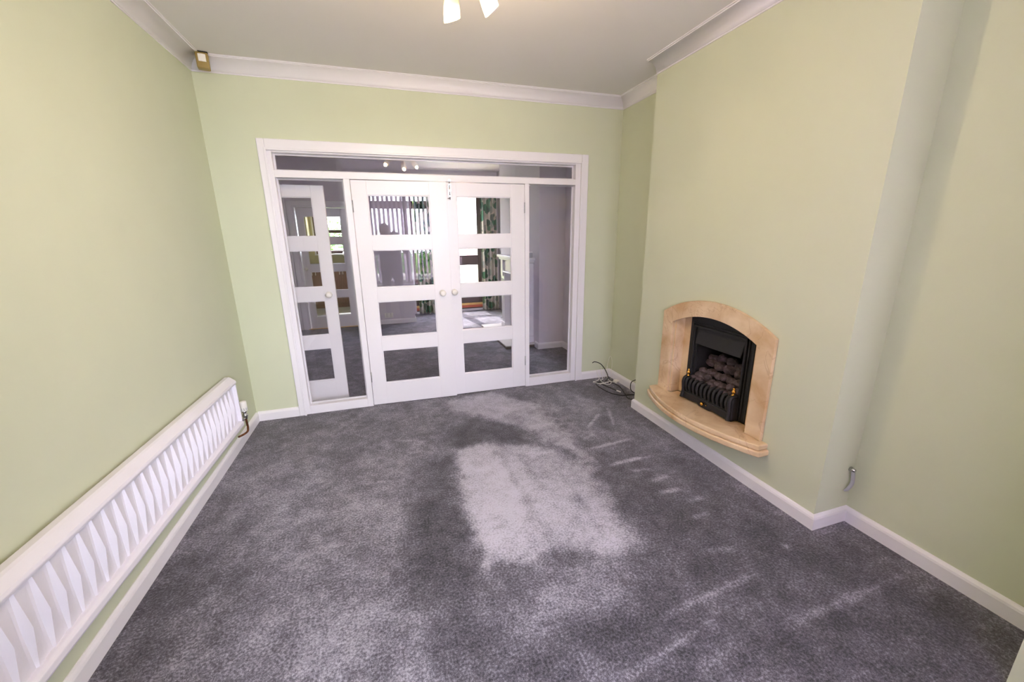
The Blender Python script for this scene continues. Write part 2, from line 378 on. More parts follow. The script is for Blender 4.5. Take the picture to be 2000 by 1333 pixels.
# ------------------------------------------------------------------ room shell
T = .14
def wall(name, m, *boxes):
    mb = MB()
    for b in boxes: mb.box(*b)
    return S(mb.build(name, m))
wall('wall_left', 'wall_green', (-T, 0, YF, .0, 0, ZC))
wall('wall_right', 'wall_green', (W, W+T, YB1, .0, 0, ZC), (W, W+T, YF, YB2, 0, ZC))
wall('wall_chimney', 'wall_green', (XB, 3.75, -1.2645, YB1, 0, ZC), (XB, 3.75, YB2, -1.9915, 0, ZC), (XB, 3.75, -1.9915, -1.2645, 1.0, ZC), (XB, 3.75, -1.9915, -1.2645, 0, .27), (3.66, 3.75, -1.9915, -1.2645, .27, 1.0))
wall('wall_front', 'wall_green', (-T, BX0, YF-T, YF, 0, ZC), (BX1, W+T, YF-T, YF, 0, ZC))
wall('wall_bay_left', 'wall_green', (BX0-T, BX0, YW-T, YF-T, 0, ZC)); wall('wall_bay_right', 'wall_green', (BX1, BX1+T, YW-T, YF-T, 0, ZC))
WX0, WX1, WZ0, WZ1 = .66, 2.73, .62, 2.58
wall('wall_bay_front', 'wall_green', (BX0, WX0, YW-T, YW, 0, ZC), (WX1, BX1, YW-T, YW, 0, ZC), (WX0, WX1, YW-T, YW, 0, WZ0), (WX0, WX1, YW-T, YW, WZ1, ZC))
OX0, OX1, OZ = .384, 3.03, 2.185     # partition opening
wall('wall_back', 'wall_green', (-.49, OX0, 0, .1, 0, ZC), (OX1, 3.75, 0, .1, 0, ZC), (OX0, OX1, 0, .1, OZ, ZC))
# far face of the partition belongs to the next room
wall('wall_partition_far', 'wall_lilac', (-.35, OX0-.06, .1, .112, 0, ZC), (OX1+.06, 3.47, .1, .112, 0, ZC), (OX0-.06, OX1+.06, .1, .112, OZ+.06, ZC))
S(box('ceiling', 'ceiling_paint', (-.7, 3.9, -4.9, 4.75, ZC, ZC+.12)))
# next room
wall('wall_far_left', 'wall_lilac', (-.49, -.35, .112, 3.75, 0, ZC), (-.35, -.135, .112, .95, 0, ZC))
wall('wall_far_right', 'wall_lilac', (3.47, 3.6, .112, 1.278, 0, ZC), (3.11, 3.6, 1.278, 3.10, 0, ZC), (3.47, 3.6, 3.10, 4.6, 0, ZC))
KX0, KX1, KZ = -.165, .665, 2.03
wall('wall_far_back', 'wall_lilac', (-.49, KX0, 3.75, 3.87, 0, ZC), (KX1, 1.63, 3.75, 3.87, 0, ZC), (KX0, KX1, 3.75, 3.87, KZ, ZC), (1.51, 1.63, 3.87, 4.6, 0, ZC))
wall('wall_patio', 'wall_lilac', (1.63, 1.72, 4.56, 4.66, 0, ZC), (3.42, 3.6, 4.56, 4.66, 0, ZC), (1.72, 3.42, 4.56, 4.66, 2.65, ZC))

# cornice
def cove_profile(n=7):
    D, H = .100, .088; pts = [(0, -H), (.006, -H), (.006, -H+.008)]
    for k in range(n):
        a = k/(n-1)*math.pi/2
        pts.append((.010+(D-.022)*(1-math.cos(a)), -H+.008+(H-.020)*math.sin(a)))
    pts += [(D-.010, -.012), (D-.010, -.006), (D, -.006), (D, 0), (0, 0)]
    return pts
def cove(name, p0, p1, nrm, m0=0, m1=0):
    "cornice from p0 to p1 on a wall whose inward normal is nrm; m0/m1 = mitre (+1 in-corner)"
    d = Vector((p1[0]-p0[0], p1[1]-p0[1])); L = d.length; d.normalize(); n = Vector(nrm); mb = MB(); pr = cove_profile(); R = []
    for base, s, mt in ((Vector(p0), 1, m0), (Vector(p1), -1, m1)):
        R.append([mb.bm.verts.new((*(base + n*u + d*(s*mt*u)), ZC+z)) for u, z in pr])
    A, B = R; k = len(pr)
    for i in range(k):
        f = mb.bm.faces.new((A[i], A[(i+1) % k], B[(i+1) % k], B[i])); f.smooth = 3 <= i < 9
    mb.bm.faces.new(A[::-1]); mb.bm.faces.new(B); return S(mb.build(name, 'white_paint'), 'white plaster cove cornice')
cove('trim_1', (0, 0), (W, 0), (0, -1), 1, 1)
cove('trim_2', (0, YF), (0, 0), (1, 0), 1, 1)
cove('trim_3', (W, 0), (W, YB1), (-1, 0), 1, 0)
cove('trim_4', (XB, YB1), (XB, YB2), (-1, 0), 0, -1)
cove('trim_5', (XB, YB2), (W, YB2), (0, -1), -1, 1)
cove('trim_6', (W, YB2), (W, YF), (-1, 0), 1, 1)

# skirting boards
def skirt(name, p0, p1, nrm, m0=0, m1=0, h=SK, m='white_gloss'):
    pr = [(0, 0), (.018, 0), (.018, h-.022), (.015, h-.012), (.009, h-.004), (.004, h), (0, h)]
    d = Vector((p1[0]-p0[0], p1[1]-p0[1])).normalized(); n = Vector(nrm); mb = MB(); R = []
    for base, s, mt in ((Vector(p0), 1, m0), (Vector(p1), -1, m1)):
        R.append([mb.bm.verts.new((*(base + n*u + d*(s*mt*u)), z)) for u, z in pr])
    A, B = R; k = len(pr)
    for i in range(k): mb.bm.faces.new((A[i], A[(i+1) % k], B[(i+1) % k], B[i]))
    mb.bm.faces.new(A[::-1]); mb.bm.faces.new(B); return S(mb.build(name, m), 'white painted skirting board')
skirt('baseboard_left', (0, YF), (0, -.016), (1, 0))
skirt('baseboard_back', (.012, 0), (.333, 0), (0, -1), 0, 0)
skirt('baseboard_back_right', (3.10, 0), (W, 0), (0, -1), 0, 1)
skirt('baseboard_alcove', (W, 0), (W, YB1), (-1, 0), 1, 0)
skirt('baseboard_chimney', (XB, YB1), (XB, YB2), (-1, 0), -1, -1)
skirt('baseboard_chimney_return', (XB, YB2), (W, YB2), (0, -1), -1, 1)
skirt('baseboard_right', (W, YB2), (W, YF), (-1, 0), 1, 0)
skirt('baseboard_far_back', (KX1+.07, 3.75), (1.63, 3.75), (0, -1), 0, -1)
skirt('baseboard_far_recess', (1.63, 3.75), (1.63, 4.56), (1, 0), -1, 0)
skirt('baseboard_far_chimney', (3.11, 1.278), (3.47, 1.278), (0, -1), -1, 1)
skirt('baseboard_far_right', (3.47, .112), (3.47, 1.278), (-1, 0), 0, 1)
skirt('baseboard_far_breast', (3.11, 1.278), (3.11, 1.40), (-1, 0), -1, 0)

# ------------------------------------------------------------------ glazed partition: architrave, frame, doors
arch = thing('trim_7', 'white painted door architrave around glazed partition', 'trim', (1.7, 0, 0), kind='structure')
for nm, b in (('architrave_leg', (.333, .384, -.022, 0, 0, 2.258)), ('architrave_leg', (3.03, 3.10, -.022, 0, 0, 2.258)), ('architrave_head', (.384, 3.03, -.022, 0, 2.185, 2.258))):
    box(nm, 'white_gloss', b, arch, .006)
for nm, b in (('architrave_bead', (.376, .392, -.030, -.022, 0, 2.193)), ('architrave_bead', (3.022, 3.038, -.030, -.022, 0, 2.193)), ('architrave_bead', (.392, 3.022, -.030, -.022, 2.177, 2.193))):
    box(nm, 'white_gloss', b, arch, .003)
fr = thing('window_1', 'white timber glazed screen frame with transom and side lights', 'window', (1.7, .04, 0), kind='structure')
Y0, Y1 = -.004, .085
for nm, b in (('jamb', (OX0, .420, Y0, Y1, 0, OZ)), ('jamb', (2.975, OX1, Y0, Y1, 0, OZ)), ('head', (.420, 2.975, Y0, Y1, 2.166, OZ)),
              ('transom_rail', (.420, 2.975, Y0, Y1, 1.988, 2.040)), ('mullion', (.908, .957, Y0, Y1, 0, 1.988)), ('mullion', (2.464, 2.506, Y0, Y1, 0, 1.988)),
              ('sill_rail', (.420, .908, Y0, Y1, 0, .080)), ('sill_rail', (2.506, 2.975, Y0, Y1, 0, .092))):
    box(nm, 'white_gloss', b, fr, .003)
for b in ((.420, 2.975, .045, .049, 2.040, 2.166), (.420, .908, .045, .049, .080, 1.988), (2.506, 2.975, .045, .049, .092, 1.988)):
    box('pane', 'glass', b, fr)
for x0, x1, z0, z1 in ((.420, 2.975, 2.040, 2.166), (.420, .908, .080, 1.988), (2.506, 2.975, .092, 1.988)):
    o = MB(); t = .012
    o.box(x0, x1, .049, .062, z0, z0+t).box(x0, x1, .049, .062, z1-t, z1).box(x0, x0+t, .049, .062, z0+t, z1-t).box(x1-t, x1, .049, .062, z0+t, z1-t)
    o.build('glazing_bead', 'white_gloss', fr)

PZ = [(1.542, 1.870), (1.100, 1.423), (.654, .975), (.210, .528)]
def knob_profile(): return [(.027, 0), (.027, .004), (.012, .007), (.010, .022), (.020, .030), (.027, .040), (.0275, .048), (.022, .057), (.010, .061), (.001, .062)]
def glazed_door(name, label, x0, x1, px0, px1, ztop, knob_x, hinge_side, kind='structure', both=False, mp='white_gloss'):
    "local x along the leaf, local -y towards the viewer, origin at the hinge foot"
    d = thing(name, label, 'door', (0, 0, 0), kind=kind)
    w_, t = x1-x0, .040
    a, b = px0-x0, px1-x0
    box('stile', mp, (0, a, 0, t, .008, ztop), d, .002); box('stile', mp, (b, w_, 0, t, .008, ztop), d, .002)
    zs = [ztop]+[z for p in PZ for z in (p[1], p[0])]+[.008]
    for k in range(5): box('rail', mp, (a, b, .0006, t-.0006, zs[2*k+1], zs[2*k]), d, .0015)
    for z0, z1 in PZ:
        box('pane', 'glass', (a, b, .018, .022, z0, z1), d)
        m = MB(); q = .007
        for yy in (.010, .022):
            m.box(a, b, yy, yy+.008, z0, z0+q).box(a, b, yy, yy+.008, z1-q, z1).box(a, a+q, yy, yy+.008, z0+q, z1-q).box(b-q, b, yy, yy+.008, z0+q, z1-q)
        m.build('glazing_bead', mp, d)
    kx = knob_x-x0
    MB().lathe(knob_profile(), Matrix.Translation((kx, 0, 1.03)) @ Matrix.Rotation(math.pi/2, 4, 'X'), 24).build('knob', 'white_plastic', d)
    MB().lathe(knob_profile(), Matrix.Translation((kx, t, 1.03)) @ Matrix.Rotation(-math.pi/2, 4, 'X'), 24).build('knob', 'white_plastic', d)
    for z in (1.78, .285):
        hx = 0 if hinge_side == 'l' else w_
        m = MB().lathe([(.005, -.045), (.005, .045)], Matrix.Translation((hx, -.003, z)), 10)
        for q in (-.046, -.016, .014, .044): m.lathe([(.0065, q-.002), (.0065, q+.002)], Matrix.Translation((hx, -.003, z)), 10)
        m.build('hinge', 'steel', d)
    return d
d1 = glazed_door('door_1', 'white four pane glazed door, overlapping leaf with round knob beside the bolt', .961, 1.738, 1.081, 1.587, 1.983, 1.655, 'l')
d1.location = (.961, .0, 0); d1.rotation_euler = (0, 0, math.radians(-1.8))
d2 = glazed_door('door_2', 'white four pane glazed door carrying the steel bolt at its top', 1.741, 2.462, 1.826, 2.331, 1.983, 1.764, 'r')
d2.location = (1.741, .002, 0)
bolt = thing('barrel_bolt', 'small chrome barrel bolt at the top of the double doors', 'bolt', (1.767, 0, 1.84))
MB().box(-.012, .012, -.004, 0, .02, .135).build('back_plate', 'steel', bolt).location = (0, 0, 0)
MB().tube([(0, -.009, .0), (0, -.009, .165)], .0045, 10).build('bolt_rod', 'chrome', bolt).location = (0, 0, 0)
for z in (.03, .075, .125): MB().box(-.010, .010, -.015, -.003, z-.005, z+.005).build('strap', 'chrome', bolt)
MB().tube([(0, -.011, .012), (-.016, -.020, .012)], .004, 8).build('bolt_handle', 'chrome', bolt).location = (0, 0, 0)
MB().box(-.011, .011, -.016, 0, .150, .168).build('keep', 'chrome', bolt).location = (0, 0, 0)
for c in bolt.children: c.matrix_parent_inverse = Matrix()
# third leaf, open in the next room
d3 = glazed_door('door_3', 'pale blue-white four pane door standing open behind the side light', -.122, .722, -.02, .622, 1.965, .665, 'l')
d3.location = (-.122, .262, 0)

# ------------------------------------------------------------------ radiator on the left wall
rad = thing('radiator', 'long low white convector radiator with faceted front panel under green wall', 'radiator', (.0, -1.58, .205))
def make_radiator():
    L0, L1 = -2.62, -.568; H = .385; yb = -1.58
    def f(y): return y-yb
    # front panel: pleats that swell towards mid height
    P = .0665; n = int((L1-L0-.03)/P); mb = MB(); rows = 13; z0, z1 = .043, H-.062
    prof = lambda k, s: [(0, .060), (.008-.004*s, .060), (.014+.002*s, .0645+.0165*s), (.040, .0625+.008*s), (.0615, .060)]
    cols = []
    for i in range(n):
        for j in range(5):
            col = []
            for r in range(rows):
                t = r/(rows-1); s = 1-abs(2*t-1); y, x = prof(i, s)[j]
                col.append(mb.bm.verts.new((x, f(L0+.015+i*P+y), z0+(z1-z0)*t)))
            cols.append(col)
    for A, B in zip(cols, cols[1:]):
        for r in range(rows-1): mb.bm.faces.new((A[r], B[r], B[r+1], A[r+1]))
    mb.build('front_panel', 'radiator_enamel', rad)
    o = MB().prism([(.022, H-.064), (.074, H-.064), (.086, H-.058), (.090, H-.046), (.086, H-.034), (.060, H-.010), (.050, H-.004), (.022, H-.004)], 'y', f(L0), f(L1)); o.build('top_rail', 'radiator_enamel', rad, .003)
    o = MB().prism([(.022, 0), (.070, 0), (.088, .006), (.091, .016), (.089, .036), (.076, .045), (.022, .045)], 'y', f(L0), f(L1)); o.build('bottom_rail', 'radiator_enamel', rad, .003)
    MB().box(.022, .058, f(L0), f(L1), .045, H-.064).build('back_panel', 'radiator_enamel', rad, .002)
    for y in (L0+.006, L1-.006): MB().box(.058, .084, f(y-.006), f(y+.006), .045, H-.064).build('end_strip', 'radiator_enamel', rad, .002)
    for y in (L0+.3, L1-.3): MB().box(0, .022, f(y-.02), f(y+.02), .06, H-.08).build('wall_bracket', 'white_paint', rad)
    for c in rad.children: c.matrix_parent_inverse = Matrix()
    rad.rotation_euler = (math.radians(-1.1), 0, 0); rad.location = (0, -1.58, .228)
make_radiator()
v = thing('radiator_valve', 'white thermostatic radiator valve on copper pipe beside the radiator end', 'valve', (.072, -.470, .11))
vp = (.052, -.445)
for nm, m, pr in (('valve_head', 'white_plastic', [(.012, .235), (.021, .240), (.023, .262), (.022, .268), (.023, .272), (.023, .305), (.020, .314), (.001, .316)]), ('valve_body', 'chrome', [(.012, .175), (.013, .19), (.018, .193), (.018, .208), (.011, .212), (.011, .226), (.016, .228), (.016, .238)])):
    MB().lathe([(r, z-.09+.03) for r, z in pr], None, 18).build(nm, m, v)
mm = MB()
for k in range(10):
    a = k*math.pi/5; mm.box(math.cos(a)*.0225-.002, math.cos(a)*.0225+.002, math.sin(a)*.0225-.002, math.sin(a)*.0225+.002, .186, .205)
mm.build('grip_slot', 'grey_plastic', v)
MB().tube(smoothpts([(0, 0, .125), (0, .004, .08), (0, .006, .04), (-.004, -.002, .012), (-.02, -.03, .004), (-.05, -.06, .0)], 6), .0075, 10).build('pipe', 'copper', v)
MB().tube([(0, 0, .128), (0, -.06, .128)], .009, 10).build('tail', 'chrome', v)
for c in v.children: c.matrix_parent_inverse = Matrix()

# ------------------------------------------------------------------ fireplace on the chimney breast
YC = -1.628
def arc_pts(hw, zs, za, zb, n=20):
    "legs plus segmental arch, in (y, z)"
    sag = za-zs; R = (hw*hw+sag*sag)/(2*sag); th = math.asin(hw/R)
    pts = [(YC+hw, zb)]
    for k in range(n+1):
        a = th-2*th*k/n; pts.append((YC+R*math.sin(a), za-R+R*math.cos(a)))
    pts.append((YC-hw, zb)); return pts
sur = thing('fire_surround', 'arched beige marble fire surround on the chimney breast', 'fireplace', (XB, YC, .333))
MB().band(arc_pts(.474, .957, 1.093, .334), arc_pts(.363, .892, .982, .334), 'x', XB-.024, XB-.001).build('arch_panel', 'marble', sur, .003)
for s in (1, -1):
    y0, y1 = sorted((YC+s*.363, YC+s*.345)); MB().box(XB+.0, XB+.088, y0, y1, .334, .985).build('return_panel', 'marble', sur, .001)
    y0, y1 = sorted((YC+s*.345, YC+s*.277)); MB().box(XB+.074, XB+.088, y0, y1, .334, .985).build('slip_panel', 'marble', sur, .001)
hearth = thing('marble_hearth', 'bow fronted two tier beige marble hearth shelf projecting above the skirting', 'hearth', (XB, YC, .262))
def bow(hw, pend, pmid, xback, n=24):
    pts = [(xback, YC+.345), (XB-.001, YC+.345), (XB-.001, YC+hw)] if xback > XB else [(XB-.001, YC+hw)]
    for k in range(n+1):
        t = 1-2*k/n; pts.append((XB-(pend+(pmid-pend)*(1-t*t)), YC+hw*t))
    pts.append((XB-.001, YC-hw))
    if xback > XB: pts += [(XB-.001, YC-.345), (xback, YC-.345)]
    return pts
MB().prism(bow(.515, .072, .205, XB+.0735), 'z', .300, .333).build('top_tier', 'marble', hearth, .007, 3)
MB().prism(bow(.528, .080, .216, XB), 'z', .262, .299).build('lower_tier', 'marble', hearth, .009, 3)
# cast iron insert
XI = XB+.070
ins = thing('gas_fire', 'black cast iron coal effect gas fire set in the marble surround', 'fire', (XI, YC, .334))
ITOP = .972
def clip_top(hw):   # top edge of the plate follows the arch just behind the stone
    pts = []
    sag = .982-.892; R = (.363**2+sag*sag)/(2*sag)
    for k in range(15):
        y = hw-2*hw*k/14; pts.append((YC+y, min(.992, .982-R+math.sqrt(R*R-y*y)+.008)))
    return pts
pl = MB(); hw = .275
O = [(YC+hw, .336)]+clip_top(hw)+[(YC-hw, .336)]
inn = [(YC+.198, .336)]+[(YC+.198-.396*k/14, .862) for k in range(15)]+[(YC-.198, .336)]
pl.band(O, inn, 'x', XI, XI+.016); pl.build('frame_plate', 'cast_iron', ins, .002)
for off, wd, pj in ((.212, .016, .016), (.236, .010, .010)):
    o = [(YC+off+wd, .336), (YC+off+wd, .862+off-.198+wd), (YC-off-wd, .862+off-.198+wd), (YC-off-wd, .336)]
    i_ = [(YC+off, .336), (YC+off, .862+off-.198), (YC-off, .862+off-.198), (YC-off, .336)]
    MB().band(o, i_, 'x', XI-pj, XI).build('moulding', 'cast_iron', ins, .004)
MB().prism([(XI+.002, .862), (XI+.002, .85), (XI-.020, .760), (XI-.014, .756), (XI+.016, .848), (XI+.016, .862)], 'y', YC-.197, YC+.197).build('hood', 'cast_iron', ins, .002)
m = MB(); m.box(XI+.016, XI+.30, YC+.198, YC+.210, .336, .90).box(XI+.016, XI+.30, YC-.210, YC-.198, .336, .90).box(XI+.30, XI+.31, YC-.21, YC+.21, .336, .90).box(XI+.016, XI+.31, YC-.21, YC+.21, .89, .90).box(XI-.0, XI+.31, YC-.198, YC+.198, .335, .345)
m.build('firebox', 'fire_back', ins)
# fret with curved bars
XG = XI-.072
for k in range(11):
    y = YC+.186-.372*k/10
    MB().tube(smoothpts([(XG+.052, y, .500), (XG+.018, y, .497), (XG+.002, y, .478), (XG+.0, y, .445), (XG+.012, y, .405)], 4), [.0105]*17, 8).build('grate_bar', 'cast_iron', ins)
MB().box(XG+.040, XG+.058, YC-.200, YC+.200, .482, .500).build('grate_rail', 'cast_iron', ins, .004)
ap = [(YC+.225, .395), (YC+.225, .352), (YC+.215, .338), (YC+.10, .345), (YC+.075, .350), (YC+.045, .337), (YC, .335), (YC-.045, .337), (YC-.075, .350), (YC-.10, .345), (YC-.215, .338), (YC-.225, .352), (YC-.225, .395), (YC-.2, .408), (YC+.2, .408)]
MB().prism(ap, 'x', XG+.004, XG+.020).build('apron', 'cast_iron', ins, .003)
MB().prism([(YC+.198, .40), (YC+.198, .388), (YC-.198, .388), (YC-.198, .40)], 'x', XG-.004, XG+.006).build('apron_bead', 'cast_iron', ins, .003)
for s in (1, -1):
    y0, y1 = sorted((YC+s*.198, YC+s*.226))
    MB().box(XG+.010, XI, y0, y1, .337, .500).build('end_cheek', 'cast_iron', ins, .006)
    MB().tube(smoothpts([(XG+.05, YC+s*.212, .505), (XG+.014, YC+s*.212, .500), (XG-.002, YC+s*.212, .470), (XG+.004, YC+s*.212, .40), (XG-.006, YC+s*.216, .345)], 5), .013, 10).build('corner_bar', 'cast_iron', ins)
    MB().lathe([(.012, 0), (.012, .004), (.006, .007), (.005, .012), (.010, .018), (.0125, .026), (.010, .034), (.005, .038), (.0075, .044), (.0075, .049), (.001, .055)], Matrix.Translation((XG+.030, YC+s*.204, .510)), 18).build('finial', 'brass', ins)
MB().lathe([(.006, 0), (.005, .008), (.010, .012), (.012, .018), (.009, .024), (.001, .026)], Matrix.Translation((XG+.004, YC+.005, .372)) @ Matrix.Rotation(-math.pi/2, 4, 'Y'), 18).build('control_knob', 'brass', ins)
MB().lathe([(.004, 0), (.004, .006), (.001, .008)], Matrix.Translation((XG+.004, YC-.022, .368)) @ Matrix.Rotation(-math.pi/2, 4, 'Y'), 10).build('screw', 'brass', ins)
rc = random.Random(5)
def coal_lump(x, y, z, r):
    m = MB(); g = bmesh.ops.create_icosphere(m.bm, subdivisions=2, radius=1)
    sx, sy, sz = r*rc.uniform(.8, 1.1), r*rc.uniform(.9, 1.35), r*rc.uniform(.65, .95)
    dirs = [(Vector((rc.gauss(0, 1), rc.gauss(0, 1), rc.gauss(0, 1))).normalized(), rc.uniform(.72, .92)) for _ in range(7)]
    for vv in g['verts']:
        c = vv.co.copy()
        for d, h in dirs:
            e = c.dot(d)-h
            if e > 0: c -= d*e
        c *= 1+rc.uniform(-.04, .04); vv.co = Vector((x+c.x*sx, y+c.y*sy, z+c.z*sz))
    m.build('coal', 'coal', ins)
MB().box(XG+.058, XI+.22, YC-.196, YC+.196, .40, .455).build('coal_bed', 'fire_back', ins)
for row, (x, z, n, r) in enumerate(((XG+.060, .490, 8, .030), (XG+.095, .515, 7, .034), (XI+.065, .555, 6, .038), (XI+.110, .600, 5, .040), (XI+.150, .640, 5, .042))):
    for k in range(n):
        coal_lump(x+rc.uniform(-.008, .008), YC+.170-.340*(k+.5*(row % 2)*.6)/(n-1+.3)+rc.uniform(-.006, .006), z+rc.uniform(-.012, .014), r*rc.uniform(.9, 1.1))
for c in ins.children: pass

# ------------------------------------------------------------------ small fittings
pir = thing('motion_sensor', 'small beige alarm motion sensor high in the corner on the cornice', 'sensor', (.114, -.108, 2.651))
MB().box(-.036, .036, -.026, .03, 0, .098).build('housing', 'gold_plastic', pir, .008, 3)
MB().prism([(-.022, -.026), (-.020, -.032), (0, -.036), (.020, -.032), (.022, -.026)], 'z', .040, .084).build('lens', 'white_plastic', pir)
MB().box(-.037, .037, -.027, .02, .0985, .1025).build('top_cap', 'dark_plastic', pir, .002)
for c in pir.children: c.matrix_parent_inverse = Matrix()
pir.rotation_euler = (0, 0, math.radians(12))
aer = thing('cable_outlet', 'short white cable end hanging from a metal outlet low on the chimney side', 'cable', (3.418, YB2, .19))
MB().lathe([(.013, 0), (.014, .006), (.010, .016), (.009, .024), (.001, .026)], Matrix.Translation((.004, 0, .125)) @ Matrix.Rotation(math.pi/2, 4, 'X'), 16).build('outlet_cap', 'chrome', aer)
MB().tube(smoothpts([(.004, -.014, .12), (.004, -.020, .09), (0, -.024, .05), (-.010, -.016, .015), (-.016, -.006, 0)], 5), [.009]*16+[.008, .007, .006, .005, .003], 8).build('cable_tail', 'grey_plastic', aer)
for c in aer.children: c.matrix_parent_inverse = Matrix()

# cables heaped in the alcove corner; each later cable rides over the ones it crosses
LAID = []
def dense(P, step=.002):
    out = []
    for a, b in zip(P, P[1:]):
        n = max(1, int((b-a).length/step)); out += [a+(b-a)*(i/n) for i in range(n)]
    return np.array([tuple(p) for p in out+[P[-1]]])
def ride_over(P, r):
    P = [p.copy() for p in P]; s_ = [0]
    for a, b in zip(P, P[1:]): s_.append(s_[-1]+(b-a).length)
    s_ = np.array(s_)
    for it in range(10):
        need = np.zeros(len(P))
        for Q, rq in LAID:
            R_ = r+rq+.0014
            for i, p in enumerate(P):
                d2 = (Q[:, 0]-p.x)**2+(Q[:, 1]-p.y)**2; k = d2 < R_*R_
                if k.any():
                    h = np.sqrt(R_*R_-d2[k]); z = Q[k, 2]; c = (p.z < z+h) & (p.z > z-h)
                    if c.any(): need[i] = max(need[i], (z+h)[c].max()-p.z)
        if need.max() < 1e-5: break
        lift = np.zeros(len(P))
        for i in np.nonzero(need)[0]:
            t = np.clip((np.abs(s_-s_[i])-.006)/.045, 0, 1); lift = np.maximum(lift, need[i]*.5*(1+np.cos(math.pi*t)))
        for p, l in zip(P, lift): p.z += float(l)
    return P
def cable(name, label, m, pts, r, plug=None):
    t = thing(name, label, 'cable', (pts[0][0], pts[0][1], 0), 'loose cables in the alcove corner')
    path = ride_over(smoothpts(pts, 14), r)
    for p in path: p.z = max(p.z, r)
    LAID.append((dense(path), r)); MB().tube(path, r, 8).build('cord', m, t)
    if plug:
        p, q, pm, pr = plug; MB().tube([p, q], pr, 10).build('plug', pm, t)
    return t
cable('black_cable', 'black coaxial cable arching up from the alcove corner and looping round behind the chimney breast', 'black_rubber',
      [(3.20, -.07, .20), (3.235, -.065, .205), (3.30, -.075, .175), (3.35, -.10, .10), (3.36, -.13, .03), (3.30, -.165, .006), (3.21, -.16, .005), (3.172, -.24, .005), (3.19, -.44, .005), (3.26, -.545, .005), (3.36, -.565, .005), (3.42, -.60, .005)], .0045)
cable('black_cable', 'black lead with a white plug tip lying on the carpet inside the loop', 'black_rubber', [(3.30, -.135, .005), (3.26, -.14, .005), (3.235, -.18, .005), (3.25, -.27, .005), (3.285, -.43, .006)], .004, ((3.285, -.43, .007), (3.30, -.475, .007), 'white_plastic', .0065))
cable('black_cable', 'black cable crossing the carpet to the skirting by the chimney breast', 'black_rubber', [(3.325, -.20, .005), (3.365, -.245, .005), (3.375, -.34, .005), (3.34, -.46, .005), (3.30, -.56, .005), (3.285, -.635, .005), (3.32, -.67, .005), (3.42, -.68, .005)], .0042)
cable('black_cable', 'short black cable end curling up off the skirting', 'black_rubber', [(3.425, -.655, .005), (3.405, -.62, .005), (3.392, -.52, .03), (3.394, -.50, .08), (3.405, -.505, .115), (3.434, -.53, .14)], .0042)
cable('white_cable', 'white telephone cable coiled on the carpet in the corner', 'white_plastic', [(3.28, -.023, .09), (3.285, -.035, .05), (3.29, -.07, .006), (3.23, -.115, .004), (3.195, -.12, .004), (3.18, -.155, .004), (3.21, -.205, .004), (3.30, -.205, .004), (3.35, -.185, .004), (3.392, -.21, .010)], .0032)
cable('white_cable', 'thin white cable standing in a loop against the alcove skirting', 'white_plastic', [(3.41, -.023, .13), (3.40, -.04, .07), (3.385, -.08, .006), (3.345, -.225, .004), (3.29, -.245, .004), (3.235, -.225, .004), (3.21, -.225, .004)], .0030)
cable('white_cable', 'white cable pair bent up the corner above the coil', 'white_plastic', [(3.335, -.023, .12), (3.33, -.04, .07), (3.325, -.085, .006), (3.275, -.12, .004), (3.265, -.175, .004), (3.315, -.225, .004)], .0030)
cable('white_cable', 'fine pale wire looping up the wall in the corner', 'white_plastic', [(3.36, -.06, .003), (3.40, -.03, .08), (3.425, -.022, .20), (3.440, -.04, .24), (3.438, -.07, .18), (3.425, -.09, .08), (3.405, -.12, .003)], .0018)
jb = thing('junction_box', 'small white telephone junction box among the cables on the carpet', 'box', (3.413, -.215, 0))
MB().box(-.022, .022, -.03, .03, .001, .026).build('housing', 'white_plastic', jb, .004).matrix_parent_inverse = Matrix()
MB().box(-.014, .014, -.033, -.029, .006, .02).build('socket_face', 'grey_plastic', jb, .001).matrix_parent_inverse = Matrix()

